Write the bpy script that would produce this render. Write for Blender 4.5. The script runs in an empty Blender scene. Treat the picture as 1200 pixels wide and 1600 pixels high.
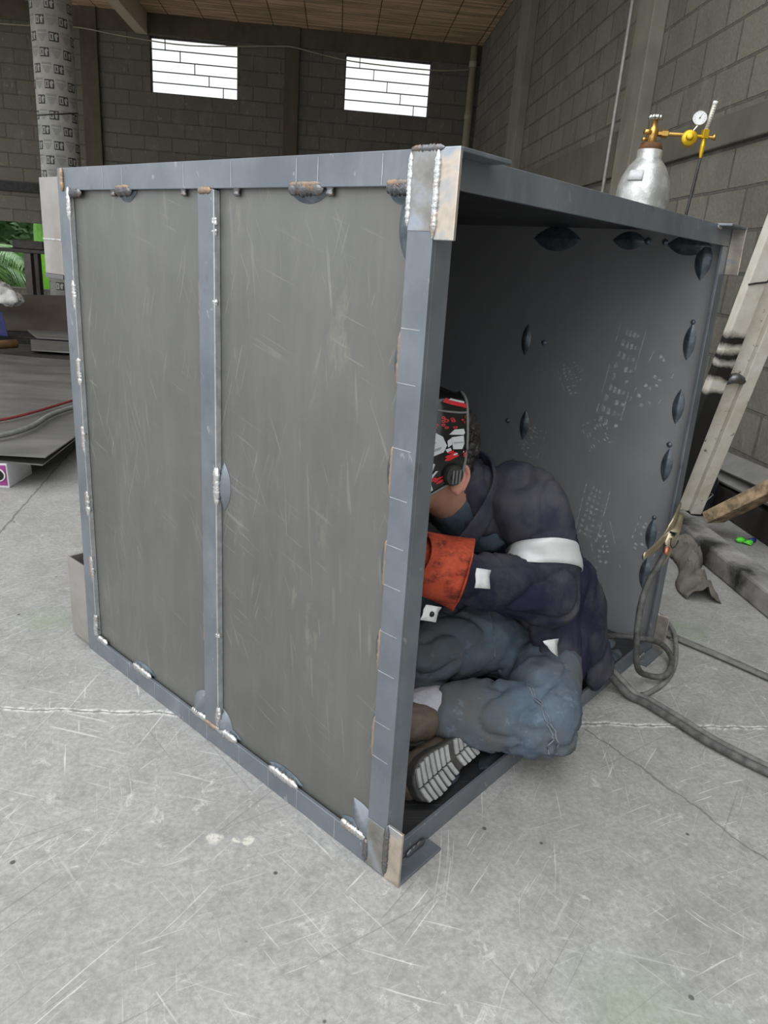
import bpy, bmesh, math, random
from mathutils import Vector, Matrix, noise
from math import pi, sin, cos, radians
random.seed(7)
S = bpy.context.scene
COL = S.collection
V = Vector

# ------------------------------------------------------------------ camera, sky, exposure
cam = bpy.data.cameras.new('camera'); cam_o = bpy.data.objects.new('camera', cam); COL.objects.link(cam_o)
cam.sensor_fit = 'VERTICAL'; cam.sensor_height = 24.0; cam.sensor_width = 18.0
cam.lens = 1135.5 / 1600 * 24.0
cam.clip_start = 0.02; cam.clip_end = 300
CX = V((0.99566709, -0.05970525, 0.07129051)); CY = V((-0.04790123, 0.32779785, 0.94353274)); CZ = V((-0.07970274, -0.9428594, 0.32351758))
CL = V((-0.13776125, -1.0432755, 1.06938987))
cam_o.matrix_world = Matrix(((CX.x, CY.x, CZ.x, CL.x), (CX.y, CY.y, CZ.y, CL.y), (CX.z, CY.z, CZ.z, CL.z), (0, 0, 0, 1)))
S.camera = cam_o
W = bpy.data.worlds.new('overcast_sky'); S.world = W; W.use_nodes = True
bg = W.node_tree.nodes['Background']; bg.inputs[0].default_value = (0.93, 0.97, 1.0, 1); bg.inputs[1].default_value = 1.0
_n, _l = W.node_tree.nodes, W.node_tree.links                      # overcast sky: brighter toward the zenith
_tc = _n.new('ShaderNodeTexCoord'); _sp = _n.new('ShaderNodeSeparateXYZ'); _mr = _n.new('ShaderNodeMapRange')
_mr.inputs['From Min'].default_value = 0.0; _mr.inputs['From Max'].default_value = 1.0; _mr.inputs['To Min'].default_value = 0.62; _mr.inputs['To Max'].default_value = 1.75
_l.new(_tc.outputs['Generated'], _sp.inputs[0]); _l.new(_sp.outputs['Z'], _mr.inputs['Value']); _l.new(_mr.outputs[0], bg.inputs[1])
S.view_settings.view_transform = 'Standard'; S.view_settings.look = 'None'; S.view_settings.gamma = 1; S.view_settings.use_curve_mapping = False
S.view_settings.exposure = 0.66
S.cycles.max_bounces = 8; S.cycles.diffuse_bounces = 5; S.cycles.use_denoising = True
sun = bpy.data.lights.new('soft_sun', 'SUN'); sun.energy = 0.6; sun.angle = radians(60); sun.color = (1, 0.98, 0.95)
sun_o = bpy.data.objects.new('soft_sun', sun); COL.objects.link(sun_o); sun_o.rotation_euler = V((0.55, 0.62, -0.55)).to_track_quat('-Z', 'Y').to_euler()

# ------------------------------------------------------------------ node helpers
class NT:
    def __init__(s, name):
        s.m = bpy.data.materials.new(name); s.m.use_nodes = True
        s.t = s.m.node_tree; s.t.nodes.clear()
        s.out = s.t.nodes.new('ShaderNodeOutputMaterial'); s.tc = s.t.nodes.new('ShaderNodeTexCoord'); s.obj = s.tc.outputs['Object']; s.uv = s.tc.outputs['UV']
    def put(s, sock, v):
        if isinstance(v, bpy.types.NodeSocket): s.t.links.new(v, sock)
        elif isinstance(v, (tuple, list)) and sock.type == 'RGBA': sock.default_value = tuple(v) + ((1,) if len(v) == 3 else ())
        else: sock.default_value = v
    def n(s, t, ins=None, **props):
        nd = s.t.nodes.new('ShaderNode' + t)
        for k, v in props.items(): setattr(nd, k, v)
        for k, v in (ins or {}).items(): s.put(nd.inputs[k], v)
        return nd
    def map(s, vec, scale=(1, 1, 1), rot=(0, 0, 0), loc=(0, 0, 0)):
        if any(rot): vec = s.n('Mapping', {'Vector': vec, 'Rotation': rot}).outputs[0]
        return s.n('Mapping', {'Vector': vec, 'Scale': scale, 'Location': loc}).outputs[0]
    def noise(s, vec, scale, detail=4, rough=.55, dist=0):
        return s.n('TexNoise', {'Vector': vec, 'Scale': scale, 'Detail': detail, 'Roughness': rough, 'Distortion': dist}).outputs[0]
    def math(s, op, a, b=0.0, c=0.0, clamp=False):
        return s.n('Math', {0: a, 1: b, 2: c}, operation=op, use_clamp=clamp).outputs[0]
    def rng(s, v, a, b, c=0.0, d=1.0):
        return s.n('MapRange', {'Value': v, 'From Min': a, 'From Max': b, 'To Min': c, 'To Max': d}, clamp=True).outputs[0]
    def mix(s, f, a, b, mode='MIX'):
        nd = s.n('Mix', None, data_type='RGBA', blend_type=mode)
        s.put(nd.inputs[0], f); s.put(nd.inputs[6], a); s.put(nd.inputs[7], b); return nd.outputs[2]
    def sep(s, v): return s.n('SeparateXYZ', {0: v}).outputs
    def comb(s, x, y, z=0.0): return s.n('CombineXYZ', {0: x, 1: y, 2: z}).outputs[0]
    def bump(s, h, st=.3, d=.01): return s.n('Bump', {'Height': h, 'Strength': st, 'Distance': d}).outputs[0]
    def bsdf(s, color, rough=.6, metal=0.0, normal=None, spec=None, **kw):
        b = s.n('BsdfPrincipled'); s.put(b.inputs['Base Color'], color); s.put(b.inputs['Roughness'], rough); s.put(b.inputs['Metallic'], metal)
        if normal is not None: s.put(b.inputs['Normal'], normal)
        if spec is not None: s.put(b.inputs['Specular IOR Level'], spec)
        for k, v in kw.items(): s.put(b.inputs[k], v)
        s.t.links.new(b.outputs[0], s.out.inputs[0]); return s.m

def simple(name, c1, c2, rough=.6, metal=0.0, scale=8, bump=.15, stretch=(1, 1, 1), lo=.35, hi=.65, spec=None, bscale=None, bd=.004):
    k = NT(name); v = k.map(k.obj, stretch); f = k.rng(k.noise(v, scale, 5, .6), lo, hi)
    return k.bsdf(k.mix(f, c1, c2), rough, metal, k.bump(k.noise(v, bscale or scale * 6, 3), bump, bd), spec)

def m_floor():
    k = NT('worn_concrete'); o = k.obj
    big = k.rng(k.noise(o, 1.3, 6, .62), .3, .7); mid = k.rng(k.noise(o, 7, 8, .7), .3, .7); fine = k.noise(o, 90, 4, .7)
    c = k.mix(big, (.30, .288, .27), (.47, .46, .44)); c = k.mix(k.math('MULTIPLY', mid, .6), c, (.55, .54, .52))
    c = k.mix(k.rng(k.noise(o, 17, 7, .8, .4), .50, .66, 0, .5), c, (.22, .215, .205))
    c = k.mix(k.rng(k.noise(o, 2.6, 5, .6), .56, .72, 0, .5), c, (.20, .195, .185))
    c = k.mix(k.rng(fine, .35, .62, 0, .55), k.mix(.55, c, (.13, .13, .125)), c)
    for i, (rz, sx, sy, th) in enumerate([(.3, 3.0, 110, .66), (1.25, 4.4, 130, .66), (2.2, 2.6, 120, .66), (-.35, 5.5, 160, .67), (.85, 4.5, 150, .665), (1.75, 2.4, 120, .66), (2.75, 5, 170, .67), (-1.0, 4.2, 140, .67)]):
        wv = k.n('VectorMath', {0: o, 1: k.n('VectorMath', {0: k.n('TexNoise', {'Vector': o, 'Scale': 1.6 + i * .2, 'Detail': 2.0}).outputs[1], 3: .05}, operation='SCALE').outputs[0]}, operation='ADD').outputs[0]
        st = k.noise(k.map(wv, (sx, sy, 1), (0, 0, rz), (i * 3.1, i * 1.7, 0)), 1.0, 2, .6)
        msk = k.rng(k.noise(k.map(o, (1, 1, 1), (0, 0, 0), (i * 7., i * 2., 0)), 1.3, 3, .6), .46, .66)
        c = k.mix(k.math('MULTIPLY', k.math('MULTIPLY', k.rng(st, th, th + .03), msk), .6), c, (.66, .65, .63))
    for i, (rz, sx, sy, th) in enumerate([(.95, 1.0, 90, .69), (-.9, 1.5, 110, .69), (2.6, 1.2, 100, .69)]):
        st = k.noise(k.map(o, (sx, sy, 1), (0, 0, rz), (9 + i * 2.3, 4 - i, 0)), 1.0, 2, .5)
        c = k.mix(k.math('MULTIPLY', k.rng(st, th, th + .03), .4), c, (.14, .14, .135))
    c = k.mix(k.math('MULTIPLY', k.rng(k.noise(o, 24, 7, .8, .6), .57, .66), k.rng(k.noise(o, 2.1, 3), .42, .6, .1, .6)), c, (.62, .61, .58))
    vo = k.n('TexVoronoi', {'Vector': o, 'Scale': 9.0, 'Randomness': 1.0}).outputs[0]
    c = k.mix(k.rng(vo, .05, .035, 0, .9), c, (.06, .06, .06))
    x, y, z = k.sep(o)
    wob = k.math('MULTIPLY', k.math('SUBTRACT', k.noise(o, 14, 4), .5), .03)
    jd = k.math('ABSOLUTE', k.math('ADD', k.math('SUBTRACT', y, .492), wob))
    crumb = k.rng(k.noise(o, 60, 4, .7), .42, .55)
    c = k.mix(k.math('MULTIPLY', k.rng(jd, .013, .004), crumb), c, (.68, .67, .64)); c = k.mix(k.rng(jd, .0035, .0015, 0, .8), c, (.16, .15, .14))
    jx = k.math('ABSOLUTE', k.math('ADD', k.math('SUBTRACT', k.math('ADD', x, k.math('MULTIPLY', y, .12)), -1.17), wob)); behind = k.math('GREATER_THAN', y, .5)
    c = k.mix(k.math('MULTIPLY', k.rng(jx, .005, .002, 0, .75), behind), c, (.10, .10, .095))
    cr = k.math('ABSOLUTE', k.math('ADD', k.math('SUBTRACT', k.math('ADD', x, k.math('MULTIPLY', y, .55)), .80), k.math('MULTIPLY', wob, 1.5)))
    c = k.mix(k.math('MULTIPLY', k.rng(cr, .004, .0015, 0, .7), k.math('MULTIPLY', k.math('LESS_THAN', y, .47), k.math('GREATER_THAN', y, .0))), c, (.12, .12, .115))
    for gx, gy, r in [(1.06, 1.02, .10), (-.95, .95, .10), (.38, -.26, .13), (.50, -.34, .10)]:
        d = k.n('VectorMath', {0: o, 1: (gx, gy, 0)}, operation='DISTANCE').outputs['Value']
        c = k.mix(k.math('MULTIPLY', k.rng(k.math('ADD', d, k.math('MULTIPLY', wob, 2.5)), r, r * .3), .35), c, (.20, .29, .15))
    for gx, gy, r in [(-.322, .09, .016), (-.255, .085, .013), (-.28, .086, .011)]:
        d = k.n('VectorMath', {0: o, 1: (gx, gy, 0)}, operation='DISTANCE').outputs['Value']
        c = k.mix(k.math('MULTIPLY', k.rng(k.math('ADD', d, k.math('MULTIPLY', k.math('SUBTRACT', k.noise(o, 45, 3), .5), .03)), r, r * .6, 0, .9), k.rng(k.noise(o, 120, 3), .3, .5)), c, (.60, .58, .51))
    h = k.math('ADD', k.noise(o, 30, 6, .7), k.math('MULTIPLY', k.rng(jd, .0, .006), .5))
    return k.bsdf(c, k.rng(mid, 0, 1, .5, .75), 0, k.bump(h, .25, .006), .35)

def m_block(name, axis, z0, bw=.40, rh=.215, off=0.0, c1=(.235, .225, .195), c2=(.175, .168, .145), mort=(.10, .095, .083), light=(.33, .32, .28)):
    k = NT(name); x, y, z = k.sep(k.obj)
    wv = k.math('MULTIPLY', k.math('SUBTRACT', k.noise(k.obj, 2.2, 3), .5), .012)
    vec = k.comb(k.math('ADD', x if axis == 'x' else y, off), k.math('ADD', k.math('ADD', z, -z0 + 20 * rh), wv))
    b = k.n('TexBrick', {'Vector': vec, 'Color1': c1, 'Color2': c2, 'Mortar': mort, 'Scale': 1.0, 'Mortar Size': .009, 'Mortar Smooth': .25, 'Bias': -.1, 'Brick Width': bw, 'Row Height': rh})
    c = b.outputs[0]
    c = k.mix(k.rng(k.noise(k.obj, 1.1, 6, .65), .46, .68, 0, .65), c, (.06, .055, .045))
    c = k.mix(k.rng(k.noise(k.map(k.obj, (1, 1, .6)), 4.5, 6, .7), .52, .72, 0, .65), c, light)
    c = k.mix(k.rng(k.noise(k.map(k.obj, (3.2, 3.2, .7), (.4, 0, 0)), 5, 4, .6), .62, .7, 0, .25), c, (.40, .39, .35))
    c = k.mix(.35, c, k.mix(k.noise(k.obj, 60, 4, .7), (.05, .05, .045), (.42, .41, .37)))
    h = k.math('SUBTRACT', k.math('MULTIPLY', k.noise(k.obj, 45, 4, .7), .35), b.outputs['Fac'])
    return k.bsdf(c, .9, 0, k.bump(h, .9, .014), .2)

def m_concrete(name, c1, c2, sc=5):
    k = NT(name); f = k.rng(k.noise(k.map(k.obj, (1, 1, .45)), sc, 7, .65), .3, .7)
    c = k.mix(f, c1, c2); c = k.mix(k.rng(k.noise(k.obj, 1.7, 5), .55, .75, 0, .5), c, tuple(a * .5 for a in c1))
    return k.bsdf(c, .85, 0, k.bump(k.noise(k.obj, 40, 5, .7), .3, .008), .25)

def m_kerb():
    k = NT('sooty_kerb_concrete'); f = k.rng(k.noise(k.obj, 9, 7, .65), .3, .7); c = k.mix(f, (.14, .135, .125), (.36, .35, .33))
    for cy, r in [(1.62, .10), (1.36, .075), (1.9, .14)]:
        d = k.n('VectorMath', {0: k.map(k.obj, (1, 1, .8)), 1: (1.41, cy, .05)}, operation='DISTANCE').outputs['Value']
        c = k.mix(k.rng(k.math('ADD', d, k.math('MULTIPLY', k.math('SUBTRACT', k.noise(k.obj, 12, 4), .5), .14)), r, r * .35, 0, .93), c, (.012, .012, .012))
    return k.bsdf(c, .85, 0, k.bump(k.noise(k.obj, 50, 5, .7), .4, .008), .2)

def m_ceiling():
    k = NT('clay_strip_ceiling'); x, y, z = k.sep(k.obj)
    vec = k.comb(k.math('ADD', x, 20.), k.math('ADD', y, .1))
    b = k.n('TexBrick', {'Vector': vec, 'Color1': (.85, .60, .40), 'Color2': (.70, .48, .31), 'Mortar': (.09, .06, .04), 'Scale': 1.0, 'Mortar Size': .007, 'Mortar Smooth': .1, 'Brick Width': .52, 'Row Height': .62}, offset=0.0)
    ln = k.noise(k.map(k.obj, (1.0, 22, 1)), 1.0, 3, .6, .1)
    c = k.mix(k.rng(ln, .42, .58, .5, 0), b.outputs[0], (.10, .065, .04)); c = k.mix(k.rng(k.noise(k.map(k.obj, (2, 30, 1)), 1.2, 2), .60, .70, 0, .5), c, (.85, .72, .55))
    return k.bsdf(c, .85, 0, k.bump(k.math('SUBTRACT', ln, b.outputs['Fac']), .6, .02), .2)

def m_panel(name, base1, base2, seed=0.0, dust=(.30, .29, .27), rough=.42, metal=.55):
    k = NT(name); u = k.map(k.uv, (1, 1, 1), (0, 0, 0), (seed, seed * .7, seed))
    f = k.rng(k.noise(u, 2.2, 6, .6), .3, .7); c = k.mix(f, base1, base2)
    v = k.noise(k.map(u, (9, 1.0, 1)), 1.6, 6, .65); c = k.mix(k.rng(v, .45, .78, 0, .30), c, dust)
    c = k.mix(k.math('MULTIPLY', k.rng(k.noise(k.map(u, (5, 1.6, 1)), 2.4, 7, .75), .58, .70), k.rng(k.noise(u, 1.4, 3), .48, .62, 0, .6)), c, (.42, .38, .31))
    for i, (rz, a, b2, th) in enumerate([(.12, 90, 5, .66), (-.3, 140, 7, .67), (.5, 170, 7, .68), (1.3, 140, 6, .68)]):
        st = k.noise(k.map(u, (a, b2, 1), (0, 0, rz), (i * 2.2, i, 0)), 1.0, 1, .5, .25)
        c = k.mix(k.math('MULTIPLY', k.rng(st, th, th + .05, 0, .28), k.rng(k.noise(u, 2.0 + i, 3), .45, .62)), c, (.42, .41, .39))
    r = k.rng(k.noise(u, 6, 5, .7), .3, .7, rough - .06, rough + .14)
    return k.bsdf(c, r, metal, k.bump(k.noise(k.map(u, (6, 2, 1)), 2.5, 3), .06, .02))

def m_bar():
    k = NT('blue_grey_mill_scale_angle'); o = k.obj
    f = k.rng(k.noise(o, 6, 5, .6), .3, .7); c = k.mix(f, (.165, .185, .21), (.25, .275, .305))
    c = k.mix(k.rng(k.noise(k.map(o, (1, 1, .3)), 14, 6, .7), .55, .72, 0, .55), c, (.32, .33, .34))
    st = k.noise(k.map(o, (60, 60, 14), (0, .6, 0)), 1.0, 2); c = k.mix(k.rng(st, .69, .73, 0, .35), c, (.55, .56, .58))
    c = k.mix(k.rng(k.noise(o, 11, 5), .63, .75, 0, .6), c, (.09, .085, .085))
    return k.bsdf(c, k.rng(k.noise(o, 9, 4), .3, .7, .34, .52), .6, k.bump(k.noise(o, 120, 3), .06, .002))

def m_heat(name, a=(.33, .32, .305)):
    k = NT(name); o = k.obj; f = k.noise(o, 13, 4, .55, .3)
    r = k.n('ValToRGB', {0: f}); e = r.color_ramp.elements
    e[0].position = .25; e[0].color = (.34, .40, .48, 1); e[1].position = .75; e[1].color = (.27, .25, .24, 1)
    for p, cc in [(.36, (.42, .45, .50, 1)), (.46, a + (1,)), (.56, tuple(q * .72 for q in a) + (1,)), (.66, (.36, .33, .31, 1))]:
        q = e.new(p); q.color = cc
    return k.bsdf(r.outputs[0], .33, .75, k.bump(k.noise(o, 70, 4), .12, .003))

def m_bead(name, c1, c2, rough=.25, rust=.5):
    k = NT(name); o = k.obj; c = k.mix(k.noise(o, 160, 3), c1, c2)
    c = k.mix(k.rng(k.noise(o, 50, 3), .56, .66, 0, rust), c, (.36, .20, .10))
    return k.bsdf(c, rough, .85, k.bump(k.noise(o, 260, 3), .35, .003))

def m_jacket():
    k = NT('dusty_navy_twill'); o = k.obj; x, y, z = k.sep(o)
    c = k.mix(k.rng(k.noise(o, 5, 5, .6), .35, .65), (.020, .020, .040), (.040, .039, .068))
    c = k.mix(k.rng(k.noise(o, 5.5, 6, .65), .44, .66, 0, .6), c, (.115, .112, .115))
    tw = k.n('TexWave', {'Vector': k.map(o, (1, 1, 1), (.6, .5, .3)), 'Scale': 260.0, 'Distortion': .5}).outputs[0]
    h = k.math('ADD', k.math('MULTIPLY', tw, .15), k.noise(o, 26, 4))
    return k.bsdf(c, .88, 0, k.bump(h, .4, .006), .05)

def m_denim():
    k = NT('stained_blue_denim'); o = k.obj
    c = k.mix(k.rng(k.noise(o, 6, 6, .65), .35, .65), (.07, .095, .13), (.14, .18, .225))
    c = k.mix(k.rng(k.noise(o, 4.5, 5, .65), .40, .60, 0, .85), c, (.105, .108, .105))
    c = k.mix(k.rng(k.noise(o, 22, 6, .75), .58, .72, 0, .5), c, (.24, .30, .38))
    h = k.math('ADD', k.math('MULTIPLY', k.noise(o, 300, 2), .25), k.noise(o, 34, 5, .65))
    return k.bsdf(c, .9, 0, k.bump(h, .4, .006), .15)

def m_glove():
    k = NT('red_split_leather'); o = k.obj
    c = k.mix(k.rng(k.noise(o, 14, 6, .7), .35, .65), (.42, .055, .028), (.62, .12, .06))
    c = k.mix(k.rng(k.noise(k.map(o, (1, 1, 2.2), (.4, 0, .3)), 18, 6, .75), .47, .64, 0, .85), c, (.09, .022, .018))
    return k.bsdf(c, .85, 0, k.bump(k.noise(o, 160, 4, .7), .35, .003), .2)

def m_white_beam():
    k = NT('chipped_white_paint'); o = k.obj; x, y, z = k.sep(o)
    c = k.mix(k.rng(k.noise(o, 8, 6, .65), .35, .7), (.74, .71, .64), (.55, .49, .40))
    c = k.mix(k.rng(k.noise(o, 34, 5, .7), .62, .68, 0, .85), c, (.12, .09, .07))
    return k.bsdf(c, .55, 0, k.bump(k.noise(o, 40, 4), .25, .004), .35)

def m_sootband():
    k = NT('burnt_white_paint'); o = k.obj; x, y, z = k.sep(o)
    zz = k.math('ADD', z, k.math('MULTIPLY', k.math('SUBTRACT', k.noise(o, 14, 4), .5), .06))
    c = k.mix(k.rng(k.noise(o, 8, 6, .65), .35, .7), (.74, .71, .64), (.55, .49, .40))
    for z0, z1 in [(.86, .905), (.80, .835), (.715, .785), (.10, .67)]:
        m = k.math('MULTIPLY', k.rng(zz, z0 - .012, z0 + .012), k.rng(zz, z1 + .012, z1 - .012)); c = k.mix(k.math('MULTIPLY', m, .97), c, (.008, .008, .009))
    return k.bsdf(c, .8, 0, None, .08)

def m_glass():
    k = NT('dusty_window_glass'); d = k.n('BsdfTransparent', {0: (.97, .97, .95, 1)}); g = k.n('BsdfGlossy', {'Color': (.9, .9, .9, 1), 'Roughness': .05}); fr = k.n('Fresnel', {0: 1.45})
    mx = k.n('MixShader', {0: fr.outputs[0], 1: d.outputs[0], 2: g.outputs[0]}); k.t.links.new(mx.outputs[0], k.out.inputs[0]); return k.m

def m_dust():
    k = NT('pale_boot_dust'); f = k.rng(k.noise(k.obj, 60, 5, .75), .36, .60, 0.0, .75)
    d = k.n('BsdfTransparent'); b = k.n('BsdfDiffuse', {0: (.66, .65, .64, 1)})
    mx = k.n('MixShader', {0: f, 1: d.outputs[0], 2: b.outputs[0]}); k.t.links.new(mx.outputs[0], k.out.inputs[0]); return k.m

MT = dict(
    floor=m_floor(), ceil=m_ceiling(), kerb=m_kerb(), bar=m_bar(), jacket=m_jacket(), denim=m_denim(), glove=m_glove(), wbeam=m_white_beam(), soot=m_sootband(), glass=m_glass(), dust=m_dust(),
    wall_r=m_block('grey_block_right', 'y', 1.78, .40, .212, .12, (.172, .157, .117), (.112, .102, .075), (.045, .041, .032), (.25, .235, .19)),
    wall_b=m_block('brown_block_back', 'x', 3.30, .42, .205, .10, (.108, .090, .060), (.062, .052, .034), (.016, .014, .010), (.17, .14, .095)),
    conc=m_concrete('grey_column_concrete', (.18, .17, .138), (.255, .24, .195)),
    conc_w=m_concrete('wall_beam_concrete', (.115, .107, .086), (.155, .145, .118)),
    conc_d=m_concrete('dark_beam_concrete', (.08, .067, .047), (.115, .098, .07)),
    conc_l=m_concrete('pale_beam_concrete', (.52, .43, .33), (.62, .53, .42)),
    panelA=m_panel('mill_scale_sheet', (.145, .145, .135), (.20, .20, .19), 0.3),
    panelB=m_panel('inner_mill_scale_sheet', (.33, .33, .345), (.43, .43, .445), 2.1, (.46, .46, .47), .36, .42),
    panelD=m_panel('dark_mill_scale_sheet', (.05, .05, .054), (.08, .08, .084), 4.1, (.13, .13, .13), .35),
    heat=m_heat('heat_tinted_steel'), heat2=m_heat('heat_tinted_end_plate', (.66, .57, .48)),
    cutedge=simple('bright_cut_steel', (.42, .43, .44), (.60, .61, .62), .35, .6, 40, .1),
    seamthread=simple('grey_denim_seam', (.10, .12, .15), (.19, .21, .24), .9, 0, 60, .3),
    bracket=simple('brown_grey_plate', (.30, .27, .24), (.38, .36, .34), .4, .5, 9),
    bead=m_bead('silver_weld_bead', (.46, .47, .48), (.80, .80, .78), .22, .5), bead_d=m_bead('dark_weld_bead', (.10, .10, .11), (.28, .28, .29), .35, .6),
    blister=simple('blue_black_weld_blister', (.06, .078, .095), (.15, .185, .215), .32, .35, 30, .2),
    rustb=simple('rusty_scorch', (.40, .27, .17), (.24, .21, .19), .5, .5, 40, .2),
    skin=simple('skin', (.50, .26, .17), (.56, .31, .22), .5, 0, 20, .1), ear=simple('flushed_ear_skin', (.62, .25, .20), (.58, .29, .22), .5, 0, 20, .1),
    hair=simple('black_hair', (.012, .010, .009), (.03, .026, .023), .4, 0, 60, .3), shirt=simple('teal_grey_shirt', (.05, .075, .10), (.075, .105, .135), .9, 0, 20, .2),
    reflect=simple('silver_reflective_tape', (.56, .57, .56), (.68, .69, .68), .45, .1, 9, .25), white=simple('white_cloth_label', (.72, .72, .72), (.80, .80, .80), .8, 0, 30, .15), ink=simple('black_snap', (.012,) * 3, (.02,) * 3, .3, .2, 20),
    boot=simple('dusty_brown_leather', (.085, .062, .045), (.15, .115, .085), .7, 0, 14, .3), sole=simple('worn_grey_rubber', (.32, .32, .31), (.46, .46, .45), .85, 0, 24, .3), soleside=simple('dark_rubber', (.035, .033, .032), (.075, .07, .066), .7, 0, 24, .3), sock=simple('pale_grey_sock', (.42, .41, .46), (.56, .55, .60), .9, 0, 40, .4),
    shell=simple('glossy_black_plastic', (.008,) * 3, (.014,) * 3, .14, 0, 10, .02), trim=simple('grey_helmet_edge', (.16,) * 3, (.22,) * 3, .35, 0, 10, .02), pwhite=simple('white_print', (.60, .63, .64), (.68, .70, .71), .35, 0, 10, .02), pgrey=simple('grey_print', (.33, .35, .36), (.40, .42, .43), .35, 0, 10, .02), pred=simple('red_print', (.60, .018, .028), (.68, .03, .04), .35, 0, 10, .02), knob=simple('black_knob', (.02,) * 3, (.04, .045, .04), .45, 0, 20),
    alu=simple('scuffed_silver_paint', (.50, .51, .50), (.68, .69, .68), .34, .55, 22, .25, lo=.45, hi=.6), rust=simple('rust_brown', (.20, .085, .035), (.12, .06, .03), .7, .3, 40, .4), brass=simple('brass', (.72, .44, .13), (.60, .36, .10), .3, .9, 30, .1), gold=simple('yellow_painted_brass', (.78, .52, .03), (.70, .44, .02), .35, .5, 30, .05), chrome=simple('chrome', (.75,) * 3, (.65,) * 3, .12, 1, 10, 0), gaugef=simple('gauge_face', (.80,) * 3, (.78,) * 3, .4, 0, 10, 0), clear=simple('clear_plastic_tube', (.62, .58, .46), (.72, .70, .62), .2, 0, 40, .05), label=simple('pale_paper_label', (.55, .56, .58), (.66, .66, .66), .6, 0, 30), yel=simple('yellow_label_edge', (.55, .40, .10), (.6, .45, .15), .6, 0, 30),
    hose=simple('black_rubber_hose', (.022,) * 3, (.05,) * 3, .5, 0, 30), cable=simple('dusty_black_cable', (.045, .044, .042), (.12, .118, .112), .65, 0, 40, .25), cable_l=simple('grey_dusty_cable', (.11, .11, .105), (.20, .20, .19), .75, 0, 40, .25), clamp=simple('brass_plated_steel', (.55, .47, .32), (.40, .34, .24), .35, .8, 40, .15), copper=simple('copper', (.62, .26, .16), (.5, .2, .12), .4, .8, 30),
    rag=simple('oily_brown_rag', (.115, .10, .085), (.19, .17, .145), .95, 0, 16, .5), wood=simple('weathered_timber', (.17, .125, .075), (.46, .33, .20), .85, 0, 15, .6, (1, 1, 1), .42, .58), navy=simple('black_navy_plastic', (.010, .012, .018), (.022, .026, .036), .3, 0, 10), linem=simple('pale_outline', (.38, .36, .30), (.42, .40, .34), .5, 0, 10),
    board=simple('grey_board', (.16, .155, .145), (.22, .215, .20), .8, 0, 6), dark=simple('blackened_steel', (.03, .028, .026), (.055, .05, .047), .55, .4, 12), green=simple('bright_green_plastic', (.10, .75, .05), (.12, .65, .05), .4, 0, 10), blue=simple('dark_blue_plastic', (.03, .05, .28), (.04, .06, .22), .4, 0, 10),
    sheet=simple('oily_steel_sheet', (.13, .13, .12), (.24, .235, .22), .45, .35, 2.2, .08, (1, 2.5, 1)), sheet_e=simple('bright_cut_edge', (.55,) * 3, (.45,) * 3, .4, .5, 20), brownsheet=simple('brown_black_sheet', (.10, .085, .075), (.14, .122, .11), .5, .3, 3, .08), rustpipe=simple('rusty_angle', (.35, .19, .08), (.22, .13, .07), .7, .2, 20, .3),
    card=simple('white_carton', (.72, .72, .74), (.78, .78, .80), .7, 0, 12, .05), purple=simple('purple_print', (.30, .045, .22), (.36, .06, .27), .6, 0, 12, .05), redhose=simple('dark_red_hose', (.17, .025, .03), (.24, .04, .045), .55, 0, 20), greyhose=simple('grey_green_hose', (.14, .145, .13), (.20, .205, .185), .7, 0, 20), bag=simple('white_sack', (.72, .72, .70), (.82, .82, .80), .7, 0, 8, .5, bscale=20, bd=.02), rackm=simple('brown_black_steel', (.07, .058, .052), (.11, .09, .08), .5, .3, 10), bluepl=simple('navy_plastic_sheet', (.02, .03, .12), (.03, .045, .17), .4, 0, 10),
    palm=simple('dark_palm_green', (.07, .21, .04), (.24, .47, .15), .28, 0, 9), palmrib=simple('palm_rib', (.20, .28, .10), (.25, .32, .13), .5, 0, 9), banana=simple('bright_banana_leaf', (.16, .52, .03), (.24, .62, .06), .4, 0, 14, .2), bush=simple('deep_green_foliage', (.02, .06, .016), (.06, .14, .035), .6, 0, 9),
    tubepaper=simple('grey_form_paper', (.33, .33, .30), (.44, .435, .40), .75, 0, 7, .15), print_k=simple('black_form_print', (.03, .03, .028), (.055, .055, .05), .7, 0, 30), print_g=simple('faded_grey_print', (.21, .215, .195), (.26, .265, .24), .75, 0, 30), pipe=simple('cream_plastic_pipe', (.30, .275, .20), (.36, .33, .25), .5, 0, 6), conduit=simple('grey_conduit', (.30, .29, .265), (.40, .39, .36), .5, .3, 20), wire=simple('pale_wire', (.28, .25, .18), (.34, .31, .23), .6, 0, 10), ground=simple('outside_earth', (.12, .10, .07), (.20, .18, .12), .9, 0, 3), black=simple('black_char', (.012,) * 3, (.03,) * 3, .8, 0, 20),
)

# ------------------------------------------------------------------ mesh helpers
EX = V((0.70463421, 0.70957074, 0)); EY = V((-0.70064816, 0.71350694, 0)); ES = V((-0.00822565, 0.02213354, 1))
def b2w(p): return EX * p[0] + EY * p[1] + ES * p[2]
PDX = -.045
def bp_(p): return EX * (p[0] + PDX) + EY * p[1] + ES * p[2]       # the welder's own place in the box
def ident(p): return V(p)

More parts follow.
